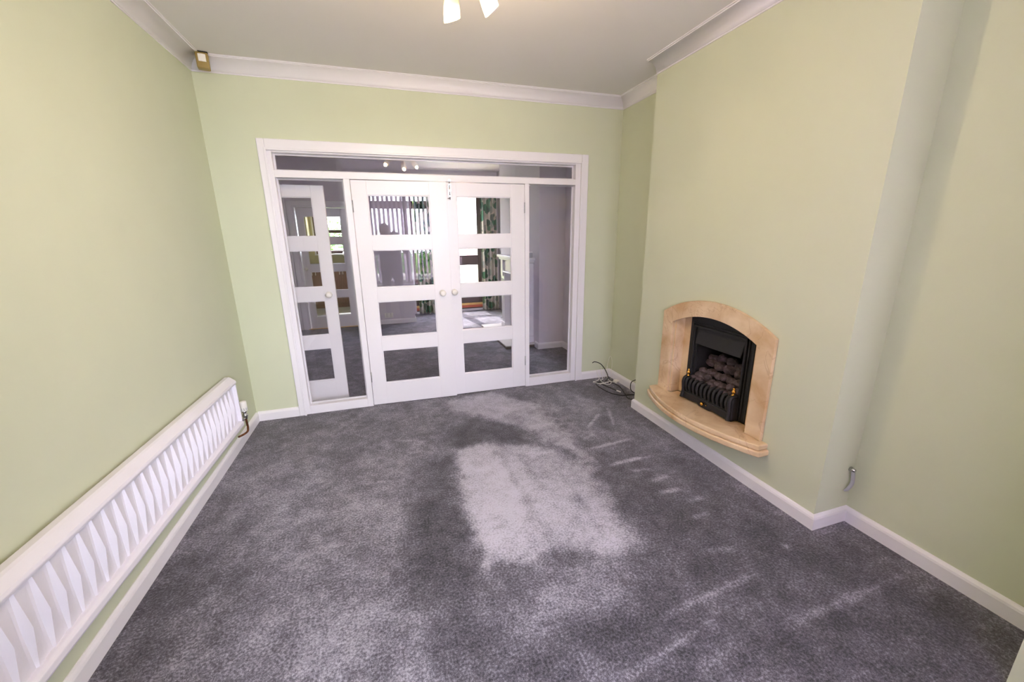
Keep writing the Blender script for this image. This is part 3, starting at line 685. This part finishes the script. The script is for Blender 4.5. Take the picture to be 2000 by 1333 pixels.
# ------------------------------------------------------------------ ceiling spotlights
lamp = thing('ceiling_spotlight', 'chrome ceiling spotlight cluster with lit frosted amber glass shades', 'lamp', (1.49, -1.98, ZC))
MB().lathe([(.085, 0), (.085, -.012), (.070, -.028), (.02, -.034), (.012, -.05), (.001, -.05)], None, 28).build('ceiling_plate', 'chrome', lamp).matrix_parent_inverse = Matrix()
def spot(end, axis, k):
    "end = centre of the shade mouth in world space, axis = pointing direction"
    ax = Vector(axis).normalized(); L = .112; top = Vector(end)-ax*L; base = Vector(lamp.location)
    q = ax.to_track_quat('-Z', 'Y').to_matrix().to_4x4(); mt = Matrix.Translation(top-base) @ q
    arm = MB().tube(smoothpts([Vector((0, 0, -.03)), Vector((0, 0, -.09))+(top-base)*.15, (top-base)-ax*.055+Vector((0, 0, .03)), (top-base)-ax*.018], 6), .006, 8).build('arm', 'chrome', lamp); arm.matrix_parent_inverse = Matrix()
    cup = MB().lathe([(.004, .022), (.016, .020), (.019, .010), (.019, -.012), (.0175, -.016)], mt, 20).build('lamp_holder', 'chrome', lamp); cup.matrix_parent_inverse = Matrix()
    # glass shade with a slanted mouth
    m = MB(); n = 28; rings = []
    for t in (0, .15, .35, .55, .75, .9, 1):
        r = .018+.0150*math.sin(min(1, t*1.25)*math.pi/2); ring = []
        for a in range(n):
            x, y = r*math.cos(2*math.pi*a/n), r*math.sin(2*math.pi*a/n)
            ring.append(m.bm.verts.new(mt @ Vector((x, y, -.012-(L-.012)*t + (t**3)*x*.28))))
        rings.append(ring)
    for A, B in zip(rings, rings[1:]):
        for a in range(n):
            f = m.bm.faces.new((A[a], A[(a+1) % n], B[(a+1) % n], B[a])); f.smooth = True
    dep = [t for t in (0, .15, .35, .55, .75, .9, 1) for _ in range(n)]
    sh = m.build('glass_shade', 'lamp_glass', lamp); sh.matrix_parent_inverse = Matrix()
    da = sh.data.attributes.new('depth', 'FLOAT', 'POINT'); da.data.foreach_set('value', dep)
    so = sh.modifiers.new('thick', 'SOLIDIFY'); so.thickness = .0025; so.offset = -1
    b = MB(); b.lathe([(.006, -.03), (.010, -.045), (.0265, -.082), (.0265, -.086), (.001, -.088)], mt, 18); bo = b.build('bulb', 'lamp_bulb', lamp); bo.matrix_parent_inverse = Matrix()
    l = bpy.data.lights.new('spot_bulb_light', 'POINT'); l.energy = BULB; l.color = (1, .74, .42); l.shadow_soft_size = .02
    lo = bpy.data.objects.new('spot_bulb_light', l); COL.objects.link(lo); lo.parent = lamp; lo.location = (Vector(end)-base)+ax*.012
eA = on(883, 40, 'z', 2.372); eB = on(961, 22, 'z', 2.405)
spot(eA, (.05, .30, -1), 0)
spot(eB, (.52, .35, -.8), 1)
spot(Vector((1.30, -1.93, 2.43)), (-.55, .15, -.85), 2)

# ------------------------------------------------------------------ bay window behind the camera with vertical blind
win = thing('window_2', 'brown framed bay window', 'window', (1.69, YW, WZ0), kind='structure')
yf0, yf1 = YW-.11, YW-.05
def fb(nm, b, m='brown_frame'): return box(nm, m, b, win, .003)
fb('frame_side', (WX0, WX0+.06, yf0, yf1, WZ0, WZ1)); fb('frame_side', (WX1-.06, WX1, yf0, yf1, WZ0, WZ1))
fb('frame_rail', (WX0+.06, WX1-.06, yf0, yf1, WZ0, WZ0+.06)); fb('frame_rail', (WX0+.06, WX1-.06, yf0, yf1, WZ1-.06, WZ1))
fb('transom_rail', (WX0+.06, WX1-.06, yf0, yf1, 2.06, 2.20))
for x in (1.34, 2.03): fb('mullion', (x-.035, x+.035, yf0, yf1, WZ0+.06, 2.06)); fb('mullion', (x-.035, x+.035, yf0, yf1, 2.20, WZ1-.06))
for x0, x1 in ((WX0+.06, 1.305), (1.375, 1.995), (2.065, WX1-.06)):
    for z0, z1 in ((WZ0+.06, 2.06), (2.20, WZ1-.06)): box('pane', 'glass', (x0, x1, YW-.082, YW-.078, z0, z1), win)
S(box('window_sill', 'white_gloss', (WX0-.05, WX1+.05, YW-.04, YW+.12, WZ0-.03, WZ0), None, .006), 'white painted window board')
bl = thing('vertical_blind', 'white fabric vertical blind hanging across the bay window', 'blind', (1.69, YW+.06, WZ0))
box('headrail', 'white_plastic', (WX0-.01, WX1+.01, YW+.035, YW+.075, 2.60, 2.64), bl, .003)
vm = None
nv = 25
for k in range(nv):
    x = WX0+.04+(WX1-WX0-.08)*k/(nv-1)
    if vm is None:
        vo = MB().box(-.0445, .0445, -.0006, .0006, 0, 1.93).build('vane', 'vane_fabric'); vm = vo.data
    else:
        vo = bpy.data.objects.new('vane', vm); COL.objects.link(vo)
    vo.parent = bl; vo.location = (x-1.69, -.005, .035); vo.rotation_euler = (0, 0, math.radians(-62+random.uniform(-5, 5)))

# ------------------------------------------------------------------ next room: kitchen door, socket, curtains, patio, mantel
kd = glazed_door('door_4', 'white four pane kitchen door closed in the far wall of the next room', -.12, .642, -.022, .535, 2.0, -.075, 'r', mp='white_paint')
kd.location = (-.12, 3.765, 0)
ka = thing('trim_8', 'white moulded architrave around the kitchen door', 'trim', (.25, 3.75, 0), kind='structure')
for b in ((KX0-.075, KX0, 3.728, 3.75, 0, KZ+.075), (KX1, KX1+.075, 3.728, 3.75, 0, KZ+.075), (KX0, KX1, 3.728, 3.75, KZ, KZ+.075)): box('architrave', 'white_gloss', b, ka, .005)
for b in ((KX0, KX0+.03, 3.75, 3.87, 0, KZ), (KX1-.02, KX1, 3.75, 3.87, 0, KZ), (KX0+.03, KX1-.02, 3.75, 3.87, KZ-.025, KZ)): box('lining', 'white_gloss', b, ka, .002)
box('threshold', 'wood_pale', (KX0, KX1, 3.74, 3.88, 0, .008), ka)
# boxed pipe run beside the kitchen door
bxp = thing('trim_9', 'white grooved boxing beside the kitchen door', 'trim', (-.3, 3.7, 0), kind='structure')
for k in range(3): box('boxing_board', 'white_paint', (-.345+.034*k, -.317+.034*k, 3.69+.012*k, 3.727, 0, 2.4), bxp, .006)
so = thing('wall_socket', 'double white wall socket low on the lilac wall of the next room', 'socket', (1.165, 3.75, .115))
MB().box(-.073, .073, -.010, 0, 0, .086).build('faceplate', 'white_plastic', so, .004).matrix_parent_inverse = Matrix()
for sx in (-.035, .035):
    MB().box(sx-.006, sx+.006, -.014, -.009, .062, .078).build('switch', 'grey_plastic', so, .001).matrix_parent_inverse = Matrix()
    for q in ((-.011, .022), (.011, .022), (0, .045)): MB().box(sx+q[0]-.0035, sx+q[0]+.0035, -.0115, -.009, q[1]-.004, q[1]+.004).build('pin_hole', 'dark_plastic', so).matrix_parent_inverse = Matrix()

def curtain(name, label, x0, x1, ycen, z0, z1, folds, flare):
    t = thing(name, label, 'curtain', ((x0+x1)/2, ycen, z0))
    mb = MB(); uvl = mb.bm.loops.layers.uv.new('UVMap'); nu, nvv = folds*12, 26; rows = []
    full = (x1-x0)*2.0
    for j in range(nvv+1):
        v_ = j/nvv; row = []
        amp = .040+.018*(1-v_)
        for i in range(nu+1):
            u = i/nu; ww = 1+flare*(1-v_)**3; xc = (x0+x1)/2
            x = xc+(u-.5)*(x1-x0)*ww + .008*math.sin(u*9+v_*2); y = ycen+amp*math.sin(u*folds*2*math.pi+.35*math.sin(v_*3))+.012*math.sin(u*7+v_*4)
            row.append((mb.bm.verts.new((x, y, z0+(z1-z0)*v_)), (u*full, v_*(z1-z0))))
        rows.append(row)
    for A, B in zip(rows, rows[1:]):
        for i in range(nu):
            q = (A[i], A[i+1], B[i+1], B[i]); f = mb.bm.faces.new([e[0] for e in q]); f.smooth = True
            for lp, e in zip(f.loops, q): lp[uvl].uv = e[1]
    o = mb.build('drape', 'leaf_print_fabric', t); s_ = o.modifiers.new('thick', 'SOLIDIFY'); s_.thickness = .003
    m = MB(); m.box(x0, x1, ycen-.02, ycen+.02, z1-.002, z1+.05); m.build('heading_tape', 'leaf_print_fabric', t, .004)
    return t
curtain('curtain', 'green leaf print curtain falling beside the wall corner with the socket', 1.78, 2.13, 4.42, .02, 2.50, 5, .10)
curtain('curtain', 'green leaf print curtain drawn back beside the white mantelpiece', 3.07, 3.41, 4.42, .02, 2.50, 5, .02)
pole = thing('curtain_pole', 'white curtain pole above the patio door', 'curtain pole', (2.55, 4.42, 2.56))
MB().tube([(1.66, 4.42, 2.575), (3.45, 4.42, 2.575)], .013, 12).build('pole', 'white_plastic', pole)
for x in (1.70, 2.6, 3.40): MB().box(x-.01, x+.01, 4.42, 4.56, 2.566, 2.584).build('bracket', 'white_plastic', pole)
# patio door set
pd = thing('door_5', 'dark brown framed half glazed patio door with wide middle rail', 'door', (2.57, 4.6, 0), kind='structure')
def pb(nm, b, m='brown_frame', bv=.004): return box(nm, m, b, pd, bv)
Ya, Yb = 4.575, 4.645
pb('jamb', (1.72, 1.79, Ya, Yb, .10, 2.65)); pb('jamb', (3.36, 3.42, Ya, Yb, .10, 2.65)); pb('head', (1.79, 3.36, Ya, Yb, 2.38, 2.61))
pb('transom_rail', (1.79, 3.36, Ya, Yb, 2.30, 2.38)); pb('post', (2.42, 2.49, Ya, Yb, .10, 2.30))
pb('stile', (2.49, 2.575, Ya, Yb, .16, 2.30)); pb('stile', (3.03, 3.11, Ya, Yb, .16, 2.30)); pb('side_panel', (3.11, 3.36, Ya+.02, Yb, .16, 2.30))
pb('middle_rail', (2.575, 3.03, Ya, Yb, .947, 1.144)); pb('bottom_rail', (2.575, 3.03, Ya, Yb, .16, .30)); pb('bottom_rail', (1.79, 2.42, Ya, Yb, .16, .34))
for b in ((2.575, 3.03, 4.608, 4.612, 1.144, 2.30), (2.575, 3.03, 4.608, 4.612, .30, .947), (1.79, 2.42, 4.608, 4.612, .34, 2.30), (1.79, 3.36, 4.608, 4.612, 2.61, 2.65)): pb('pane', b, 'glass', 0)
pb('handle_plate', (2.515, 2.555, 4.567, 4.575, .95, 1.17), 'steel', .002)
pb('handle', (2.53, 2.64, 4.535, 4.55, 1.07, 1.09), 'steel', .004)
pb('threshold', (1.72, 3.42, 4.54, 4.66, .115, .16), 'wood_pale', .006); pb('threshold', (1.72, 3.42, 4.53, 4.66, .065, .115), 'terracotta', .006)
pb('threshold', (1.72, 3.42, 4.525, 4.66, .045, .065), 'brown_frame', .002); pb('threshold', (1.72, 3.42, 4.515, 4.66, 0, .045), 'white_gloss', .003)
# mantelpiece
mp = thing('mantelpiece', 'white painted timber mantelpiece on the chimney breast of the next room', 'fireplace', (3.0, 2.075, .05))
def mb_(nm, b, m='white_gloss', bv=.004): return box(nm, m, b, mp, bv)
mb_('shelf', (2.93, 3.109, 1.42, 2.73, 1.195, 1.235), bv=.008); mb_('shelf_moulding', (2.955, 3.109, 1.445, 2.705, 1.160, 1.195), bv=.010)
mb_('frieze', (2.995, 3.109, 1.48, 2.67, .985, 1.160))
for y0 in (1.48, 2.50):
    mb_('pilaster', (2.985, 3.109, y0, y0+.17, .14, .985)); mb_('plinth', (2.975, 3.109, y0-.008, y0+.178, .051, .14)); mb_('corbel', (2.968, 2.985, y0+.03, y0+.14, .90, 1.160))
    for yy in (y0+.04, y0+.085, y0+.13): mb_('reed', (2.979, 2.985, yy-.012, yy+.012, .18, .86))
mb_('lower_shelf', (2.96, 3.109, 1.65, 2.50, .965, .985), bv=.006)
mb_('back_panel', (3.08, 3.109, 1.65, 2.50, .051, .965), 'white_paint'); mb_('opening_panel', (3.074, 3.08, 1.85, 2.30, .051, .65), 'fire_back')
mh = thing('hearth_slab', 'low pale hearth slab with dark edge under the white mantelpiece', 'hearth', (2.89, 2.13, 0))
box('slab_base', 'hearth_edge', (2.675, 3.109, 1.402, 2.868, .0, .036), mh, .004); box('slab_top', 'render_white', (2.67, 3.109, 1.398, 2.872, .036, .050), mh, .003)
sb = thing('small_box', 'small pale grey box standing on the white mantel shelf', 'box', (3.05, 1.50, 1.235))
box('carton', 'grey_plastic', (3.03, 3.09, 1.475, 1.525, 1.236, 1.30), sb, .004); box('lid', 'white_plastic', (3.028, 3.092, 1.473, 1.527, 1.30, 1.312), sb, .003)

# ------------------------------------------------------------------ kitchen beyond the door
wall('wall_kitchen', 'kitchen_wall', (-1.34, -1.2, 3.87, 6.66, 0, 2.5), (1.51, 1.63, 4.6, 6.66, 0, 2.5), (-1.2, -.28, 6.5, 6.64, 0, 2.5), (.92, 1.51, 6.5, 6.64, 0, 2.5), (-.28, .92, 6.5, 6.64, 0, 1.17), (-.28, .92, 6.5, 6.64, 2.08, 2.5), (-1.34, -.49, 3.75, 3.87, 0, 2.5))
S(box('floor_kitchen', 'tile_pale', (-1.34, 1.51, 3.87, 6.66, -.12, .002))); S(box('ceiling_kitchen', 'ceiling_paint', (-1.34, 1.51, 3.87, 6.66, 2.5, 2.6)))
kw = thing('window_3', 'brown framed kitchen window above the sink', 'window', (.32, 6.57, 1.17), kind='structure')
for nm, b in (('frame_side', (-.28, -.20, 6.54, 6.60, 1.17, 2.08)), ('frame_side', (.85, .92, 6.54, 6.60, 1.17, 2.08)), ('frame_rail', (-.20, .85, 6.54, 6.60, 1.17, 1.24)), ('frame_rail', (-.20, .85, 6.54, 6.60, 2.02, 2.08)), ('transom_rail', (-.20, .85, 6.54, 6.60, 1.63, 1.70)), ('mullion', (.52, .58, 6.54, 6.60, 1.24, 2.02))): box(nm, 'brown_frame', b, kw, .003)
for b in ((-.20, .52, 6.568, 6.572, 1.24, 1.63), (-.20, .52, 6.568, 6.572, 1.70, 2.02), (.58, .85, 6.568, 6.572, 1.24, 2.02)): box('pane', 'glass', b, kw)
box('sill', 'white_gloss', (-.31, .95, 6.42, 6.54, 1.145, 1.17), kw, .004); box('reveal_strip', 'white_gloss', (-.31, -.28, 6.49, 6.50, 1.17, 2.1), kw)
wt = tag(MB().box(-1.19, -.02, 5.9, 6.49, .925, .962).box(.50, 1.50, 5.9, 6.49, .925, .962).box(-.02, .5, 5.9, 5.99, .925, .962).box(-.02, .5, 6.41, 6.49, .925, .962).build('worktop', 'worktop', None, .004), 'dark kitchen worktop under the kitchen window', 'worktop')
cols = [(-1.19, -.60), (-.598, -.02), (-.018, .50), (.502, 1.0), (1.002, 1.5)]
for i, (a, b) in enumerate(cols):
    lab = ['brown wood base cabinet at the far left end of the worktop', 'brown wood base cabinet left of the sink cabinet', 'brown wood cabinet under the kitchen sink', 'brown wood base cabinet right of the sink cabinet', 'brown wood base cabinet at the far right end of the worktop'][i]
    c = thing('base_cabinet', lab, 'cabinet', ((a+b)/2, 6.2, .0), 'kitchen base cabinets')
    box('body', 'wood_brown', (a, b, 5.955, 6.488, .10, .72 if i == 2 else .923), c); box('plinth', 'wood_brown', (a, b, 6.0, 6.488, 0, .10), c)
    for k in range(2):
        xa = a+.003+(b-a)/2*k; dd = box('door', 'wood_brown', (xa, xa+(b-a)/2-.006, 5.932, 5.954, .11, .90), c, .003)
        hx = (a+b)/2+(-.035 if k == 0 else .035); box('handle', 'white_plastic', (hx-.006, hx+.006, 5.915, 5.931, .74, .86), dd, .003).matrix_parent_inverse = Matrix.Translation(dd.location).inverted() @ Matrix.Translation(Vector((0, 0, 0)))
sk = thing('kitchen_sink', 'steel kitchen sink with swan neck tap under the kitchen window', 'sink', (.24, 6.2, .90))
MB().box(-.019, .499, 5.991, 6.0, .74, .968).box(-.019, .499, 6.4, 6.409, .74, .968).box(-.019, -.01, 6.0, 6.4, .74, .968).box(.49, .499, 6.0, 6.4, .74, .968).box(-.019, .499, 5.991, 6.409, .735, .745).build('bowl', 'steel', sk, .004)
MB().tube(smoothpts([(.30, 6.45, .963), (.30, 6.45, 1.10), (.30, 6.43, 1.18), (.30, 6.36, 1.20), (.30, 6.30, 1.15), (.30, 6.295, 1.12)], 6), .012, 10).build('tap', 'chrome', sk)
dr = thing('dish_rack', 'wire dish rack on the worktop beside the sink', 'dish rack', (.74, 6.2, .963))
m = MB()
for k in range(9): m.tube([(.56+.045*k, 6.02, .975), (.56+.045*k, 6.02, 1.06), (.56+.045*k, 6.38, 1.06), (.56+.045*k, 6.38, .975)], .004, 6)
for y, z in ((6.02, 1.06), (6.38, 1.06), (6.02, .972), (6.38, .972)): m.tube([(.55, y, z), (.93, y, z)], .005, 6)
m.build('wire_frame', 'chrome', dr)
op = thing('orange_pot', 'small orange pot with white lid on the kitchen window sill', 'pot', (-.19, 6.46, 1.17))
MB().lathe([(.026, 0), (.036, .02), (.040, .05), (.034, .075), (.028, .085), (.001, .086)], None, 18).build('pot_body', 'orange', op).matrix_parent_inverse = Matrix()
MB().lathe([(.029, .086), (.029, .10), (.001, .104)], None, 18).build('pot_lid', 'white_plastic', op).matrix_parent_inverse = Matrix()
wc = thing('wall_cupboard', 'olive cream wall cupboard beside the kitchen window', 'cupboard', (-.72, 6.35, 1.4))
box('body', 'cream_plastic', (-1.1, -.36, 6.2, 6.49, 1.40, 2.12), wc, .004)
for a, b in ((-1.095, -.735), (-.728, -.365)): box('door', 'cream_plastic', (a, b, 6.18, 6.198, 1.41, 2.11), wc, .004)

# ------------------------------------------------------------------ outside
lawn = tag(box('lawn', 'lawn', (-8, 12, 7.3, 30, -.15, -.105)), 'sunlit green lawn of the back garden', 'grass', kind='stuff')
S(box('ground_front', 'paving', (-10, 14, -30, -4.9, -.3, -.17)))
S(box('ground_patio', 'paving', (-8, 12, 4.75, 7.3, -.14, -.09)))
bw = S(box('wall_garden', 'brickwork', (2.95, 6.4, 8.1, 8.3, -.1, 3.4)), 'pale red brick garden building wall beyond the patio door')
fp = thing('garden_steps', 'white painted board cladding below the brick garden wall', 'cladding', (4.4, 8.0, -.1))
for k in range(7): box('board', 'render_white', (2.9, 6.4, 7.99+.003*(k % 2), 8.03, -.09+.135*k, -.09+.135*k+.127), fp, .006)
box('capping', 'render_white', (2.88, 6.4, 7.95, 8.07, .86, .90), fp, .006)
fe = thing('garden_fence', 'dark wooden board fence at the end of the garden', 'fence', (1, 13, -.1))
for k in range(26): box('fence_board', 'fence_wood', (-.6+.16*k, -.455+.16*k, 13.0+.015*(k % 2), 13.03+.015*(k % 2), -.1, 1.15), fe, .003)
for z in (.2, .9): box('fence_rail', 'fence_wood', (-.6, 3.56, 13.045, 13.09, z, z+.08), fe)
def bush(name, label, c, r, n, trunk=True, seed=1):
    rg = random.Random(seed); t = thing(name, label, 'tree', (c[0], c[1], -.1)); m = MB()
    for _ in range(n):
        d = Vector((rg.gauss(0, 1), rg.gauss(0, 1), rg.gauss(0, 1))).normalized()*(rg.random()**.4)
        p = Vector(c)+Vector((d.x*r[0], d.y*r[1], d.z*r[2])); s = rg.uniform(.05, .11)
        a = Vector((rg.gauss(0, 1), rg.gauss(0, 1), rg.gauss(0, .6))).normalized(); b = a.orthogonal().normalized()
        vs_ = [m.bm.verts.new(p+q) for q in (-a*s, b*s*.45, a*s, -b*s*.45)]; m.bm.faces.new(vs_)
    o = m.build('foliage', 'leaf', t); o['kind'] = 'stuff'
    if trunk: MB().tube([(c[0], c[1], -.1), (c[0]+.05, c[1], c[2]*.5), (c[0], c[1], c[2])], [.12, .09, .05], 10).build('trunk', 'bark', t)
bush('garden_tree', 'leafy green garden tree beyond the patio glass', (2.6, 15, 3.0), (1.6, 1.2, 1.7), 5000, seed=2)
bush('garden_bush', 'bright green bush on the lawn by the fence', (2.9, 11.5, .62), (.9, .6, .5), 2500, seed=3)
bush('kitchen_tree', 'green tree outside the kitchen window', (-1.2, 15.6, 1.28), (1.8, 1.2, 1.1), 4000, seed=4)
bush('front_hedge', 'clipped green hedge outside the bay window', (1.7, -14, .44), (5, .6, .45), 9000, trunk=False, seed=5)

# ------------------------------------------------------------------ the photographer (seen mirrored in the door glass)
def photographer():
    px, py = CAM.x-.13, CAM.y-.34
    verts, edges, rad_ = [], [], []
    def V(p, r): verts.append(Vector(p)); rad_.append(r); return len(verts)-1
    def chain(ids):
        for a, b in zip(ids, ids[1:]): edges.append((a, b))
    pelvis = V((px, py, .94), (.205, .125)); waist = V((px, py-.005, 1.10), (.200, .125)); chest = V((px-.005, py, 1.30), (.205, .125)); neck0 = V((px-.01, py+.01, 1.455), (.085, .07)); neck = V((px-.03, py+.06, 1.53), (.055, .055)); hd = V((px-.055, py+.10, 1.62), (.05, .05))
    chain([pelvis, waist, chest, neck0, neck, hd])
    for s in (1, -1):
        hip = V((px+s*.105, py, .88), (.110, .105)); kn = V((px+s*.115, py+.02, .50), (.060, .062)); an = V((px+s*.125, py-.02, .10), (.040, .042)); ft = V((px+s*.135, py+.06, .050), (.052, .042)); toe = V((px+s*.150, py+.15, .042), (.052, .036))
        chain([pelvis, hip, kn, an, ft, toe])
    rh = Vector((CAM.x+.072, CAM.y-.075, CAM.z-.015)); lh = Vector((CAM.x-.01, CAM.y-.085, CAM.z-.075))
    for s, hnd, elb in ((1, rh, Vector((CAM.x+.17, CAM.y-.27, 1.235))), (-1, lh, Vector((px-.265, py+.10, 1.235)))):
        sh = V((px+s*.175, py, 1.405), (.068, .066)); el = V(elb, (.047, .047)); wr = V(hnd+(elb-hnd).normalized()*.085, (.028, .030)); pm = V(hnd+(elb-hnd).normalized()*.02, (.034, .026))
        chain([chest, sh, el, wr, pm])
    me = bpy.data.meshes.new('person'); me.from_pydata([v for v in verts], edges, []); o = bpy.data.objects.new('person', me); COL.objects.link(o)
    md = o.modifiers.new('skin', 'SKIN'); md.use_smooth_shade = True
    for i, d in enumerate(me.skin_vertices[0].data):
        d.radius = rad_[i]; d.use_root = (i == 0)
    o.modifiers.new('sub', 'SUBSURF').levels = 2
    dg = bpy.context.evaluated_depsgraph_get(); body = bpy.data.meshes.new_from_object(o.evaluated_get(dg)); bpy.data.objects.remove(o)
    m = MB(); m.bm.from_mesh(body); hc = Vector((px-.065, py+.125, 1.655))
    # head: skull, face, nose, brow, ears, chin
    m.ball(hc, .108, 3, (.80, .95, 1.06)); m.ball(hc+Vector((0, .045, -.050)), .06, 3, (.85, .8, 1.05)); m.ball(hc+Vector((0, .100, -.018)), .016, 2, (.8, 1.1, 1.6)); m.ball(hc+Vector((0, .078, .020)), .04, 2, (1.3, .4, .4)); m.ball(hc+Vector((0, .070, -.098)), .024, 2)
    for s in (1, -1): m.ball(hc+Vector((s*.078, -.005, -.010)), .03, 2, (.35, .7, 1.1))
    for dz, rr in ((-.055, .010), (-.067, .012)): m.ball(hc+Vector((0, .091, dz)), rr, 2, (2.2, .7, .6))
    # fingers of both hands, curled round the camera
    def finger(pts, r): m.tube(smoothpts(pts, 4), [r*(1-.25*i/(4*(len(pts)-1))) for i in range(4*(len(pts)-1)+1)], 8); m.ball(pts[-1], r*.78, 1)
    for k in range(4):
        b = rh+Vector((.014, -.010, .028-.018*k)); ln = (.9, 1, .95, .8)[k]
        finger([b, b+Vector((.020, .022*ln, .004)), b+Vector((.012, .046*ln, .002)), b+Vector((-.012, .052*ln, 0))], .0088)
    finger([rh+Vector((0, -.02, -.02)), rh+Vector((-.018, -.045, .005)), rh+Vector((-.045, -.050, .018))], .0105)
    for k in range(4):
        b = lh+Vector((.030-.019*k, .005, 0)); ln = (.85, 1, .98, .85)[k]
        finger([b, b+Vector((0, .026*ln, -.004)), b+Vector((.004, .046*ln, .010)), b+Vector((.006, .052*ln, .026))], .0088)
    finger([lh+Vector((-.028, -.012, 0)), lh+Vector((-.044, .010, .020)), lh+Vector((-.042, .022, .048))], .0105)
    me = bpy.data.meshes.new('person'); m.bm.to_mesh(me); m.bm.free()
    o = bpy.data.objects.new('person', me); COL.objects.link(o)
    r = o.modifiers.new('remesh', 'REMESH'); r.mode = 'VOXEL'; r.voxel_size = .0075; r.use_smooth_shade = True
    sm = o.modifiers.new('smooth', 'SMOOTH'); sm.factor = .5; sm.iterations = 2
    dg = bpy.context.evaluated_depsgraph_get(); fin = bpy.data.meshes.new_from_object(o.evaluated_get(dg)); o.modifiers.clear()
    base = Vector((px, py, 0)); fin.transform(Matrix.Translation(-base)); o.data = fin; o.location = base; fin.name = 'person'
    fin.materials.clear()
    for k in ('skin', 'shirt', 'trousers', 'shoe', 'hair'): fin.materials.append(MATS[k])
    hcl = hc-base; wrs = [h-base for h in (rh, lh)]
    for p in fin.polygons:
        c = p.center; z = c.z; mi = 1; p.use_smooth = True
        if z < .085: mi = 3
        elif z < .97: mi = 2
        elif z > 1.475 and (c-hcl).length < .22: mi = 0
        if mi == 1 and min((c-h).length for h in wrs) < .105: mi = 0
        if (c-hcl).length < .14 and (c.z-hcl.z > .055 or (c.y-hcl.y < -.035 and c.z-hcl.z > -.04)): mi = 4
        p.material_index = mi
    tag(o, 'person in dark clothes holding a camera up, mirrored in the door glass', 'person')
    for s in (1, -1):
        e = MB().ball(hc+Vector((s*.029, .086, .004)), .0105, 2).build('eye', 'white_plastic', o); e.matrix_parent_inverse = Matrix.Translation(-base)
        pu = MB().ball(hc+Vector((s*.029, .0935, .004)), .0045, 2).build('pupil', 'dark_plastic', o); pu.matrix_parent_inverse = Matrix.Translation(-base)
photographer()
cm = thing('camera', 'black photo camera held up by the person', 'camera', tuple(CAM-FW*.15))
cb = Matrix((RT, UP, FW)).transposed().to_4x4(); cb.translation = CAM
def cpart(nm, mb, m, bv=0):
    for v_ in mb.bm.verts: v_.co = cb @ v_.co
    mb.build(nm, m, cm, bv)
cpart('camera_body', MB().box(-.068, .068, -.046, .042, -.165, -.105), 'dark_plastic', .008)
cpart('viewfinder', MB().box(-.026, .026, .042, .068, -.160, -.110), 'dark_plastic', .006)
cpart('grip', MB().box(.046, .070, -.046, .036, -.105, -.080), 'black_rubber', .008)
cpart('lens', MB().lathe([(.032, -.105), (.033, -.06), (.039, -.055), (.040, -.020), (.036, -.012), (.033, -.016), (.001, -.022)], None, 28), 'dark_plastic')
